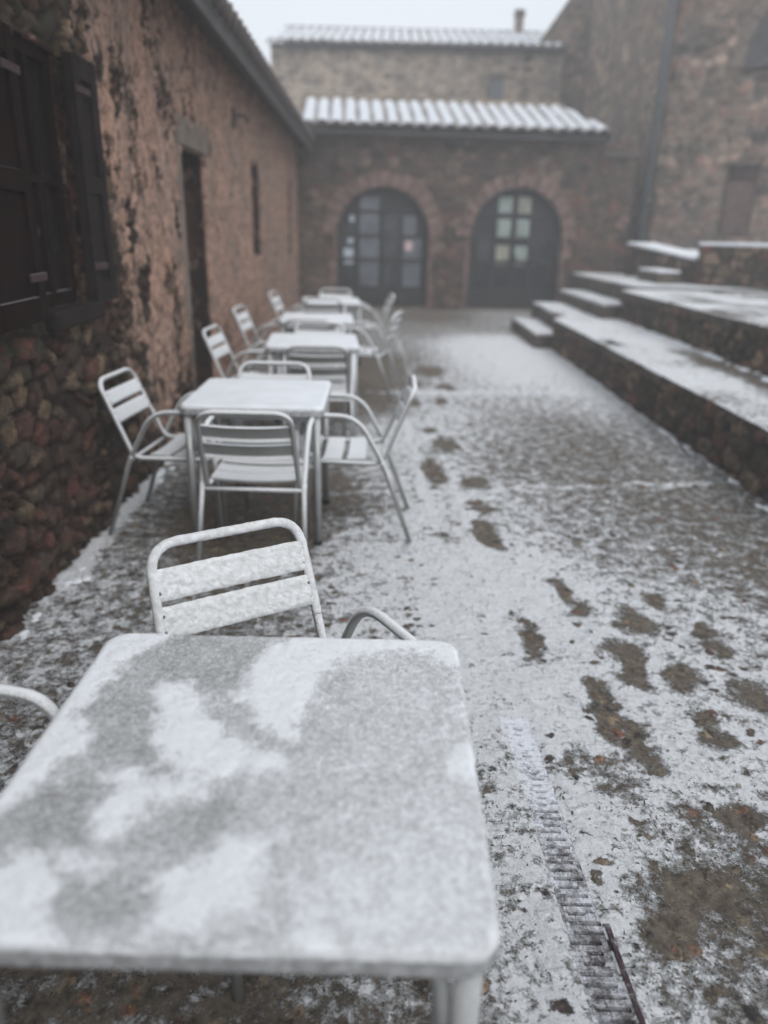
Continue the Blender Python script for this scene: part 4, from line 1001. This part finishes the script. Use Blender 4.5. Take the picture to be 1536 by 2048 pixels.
# crusty snow that the wind packed on the nearest chair
up_ = Vector((0, -.16, .385)).normalized(); nf_ = Vector((0, .385, .16)).normalized()
M['crust'] = full_snow('crusty_snow', (.56, .565, .57), (.74, .755, .775), 70)
for k_, (q0, q1) in enumerate(((.445, .63), (.675, .855))):
    U, V = np.meshgrid(np.linspace(-1, 1, 130), np.linspace(0, 1, 36))
    q_ = q0 - .006 + (q1 - q0 + .014) * V + .006 * (fbm(U * 14, V * 0 + k_, 3, 5) - .5); Wd = .212 - .014 * q_
    X = U * Wd * (1 + .006 * (fbm(V * 6, V * 0, 3, 7) - .5)); ed = np.minimum(np.minimum(V, 1 - V) * 8, (1 - abs(U)) * 20); ed = np.sqrt(np.clip(ed, 0, 1))
    off = .0085 - .016 * (1 - U * U) + ed * (.003 + .0055 * fbm(U * 22, V * 9, 4, 9 + k_))
    c0 = Vector((0, -.215, .415)); Y_ = c0.y + up_.y * q_ * .415 + nf_.y * off; Z_ = c0.z + up_.z * q_ * .415 + nf_.z * off
    mesh_obj('snow_crust', grid_mesh('snow_crust', X, Y_, Z_), M['crust'], proto)
hp = fillet([(.2075, -.272, .55), (.198, -.375, .80), (-.198, -.375, .80), (-.2075, -.272, .55)], [0, .075, .075, 0], 14)
hp2 = []
for a_, b_ in zip(hp[:-1], hp[1:]):
    n_ = max(1, int((b_ - a_).length / .006)); hp2 += [a_.lerp(b_, i / n_) for i in range(n_)]
random.seed(12); mb = MB(); mb.tube([p + Vector((0, .0025, .0022)) for p in hp2], .0125, 14, jit=.12); mb.build('snow_crust', M['crust'], proto)

# ================================================================ SNOW CAUGHT ALONG THE WALL FEET
random.seed(8); mb = MB()
def lump(x, y, z, r, fl=.4):
    n, k = 6, 9; vs = []; 
    for i in range(n + 1):
        th = math.pi / 2 * i / n
        for j in range(k):
            ph = 2 * math.pi * j / k; q = r * (1 + .25 * (random.random() - .5))
            vs.append((x + q * math.cos(th) * math.cos(ph), y + 1.6 * q * math.cos(th) * math.sin(ph), z + fl * q * math.sin(th)))
    fs = [(i * k + j, i * k + (j + 1) % k, (i + 1) * k + (j + 1) % k, (i + 1) * k + j) for i in range(n) for j in range(k)]
    mb.add(vs, fs, True)
for (u, v, n, sp_) in [(125,1135,12,.08),(30,1250,8,.07),(270,945,12,.07)]:
    x, y = at(u, v)
    for _ in range(n):
        yy = y + random.gauss(0, sp_ * 1.3); xw = -1.5 - .0296 * (yy - 2.5)
        lump(xw + .06 + abs(random.gauss(0, .035)), yy, -.004, random.uniform(.008, .024))
for _ in range(90):
    yy = random.uniform(2.5, 10.5); lump(2.37 - abs(random.gauss(0, .03)), yy, -.004, random.uniform(.008, .03) * (1 if random.random() < .8 else 1.6))
for _ in range(90):
    yy = random.uniform(6, 10.6); lump(3.24 - abs(random.gauss(0, .03)), yy, .436, random.uniform(.01, .05))
o = mb.build('snow_crumbs', M['snow']); tag(o, 'crumbly little snow drifts caught along the wall feet', 'snow', kind='stuff')

# ================================================================ HAZE
hz = MB(); hz.box(-62, 62, -62, 62, -1.2, 12.6)
m = bpy.data.materials.new('thin_fog'); m.use_nodes = True; t = m.node_tree
t.nodes.remove(t.nodes['Principled BSDF']); pv = t.nodes.new('ShaderNodeVolumePrincipled'); t.links.new(pv.outputs[0], t.nodes['Material Output'].inputs['Volume'])
pv.inputs['Color'].default_value = (.96, .975, 1, 1); pv.inputs['Density'].default_value = .0102; pv.inputs['Anisotropy'].default_value = .0
o = hz.build('haze', m); tag(o, kind='stuff')
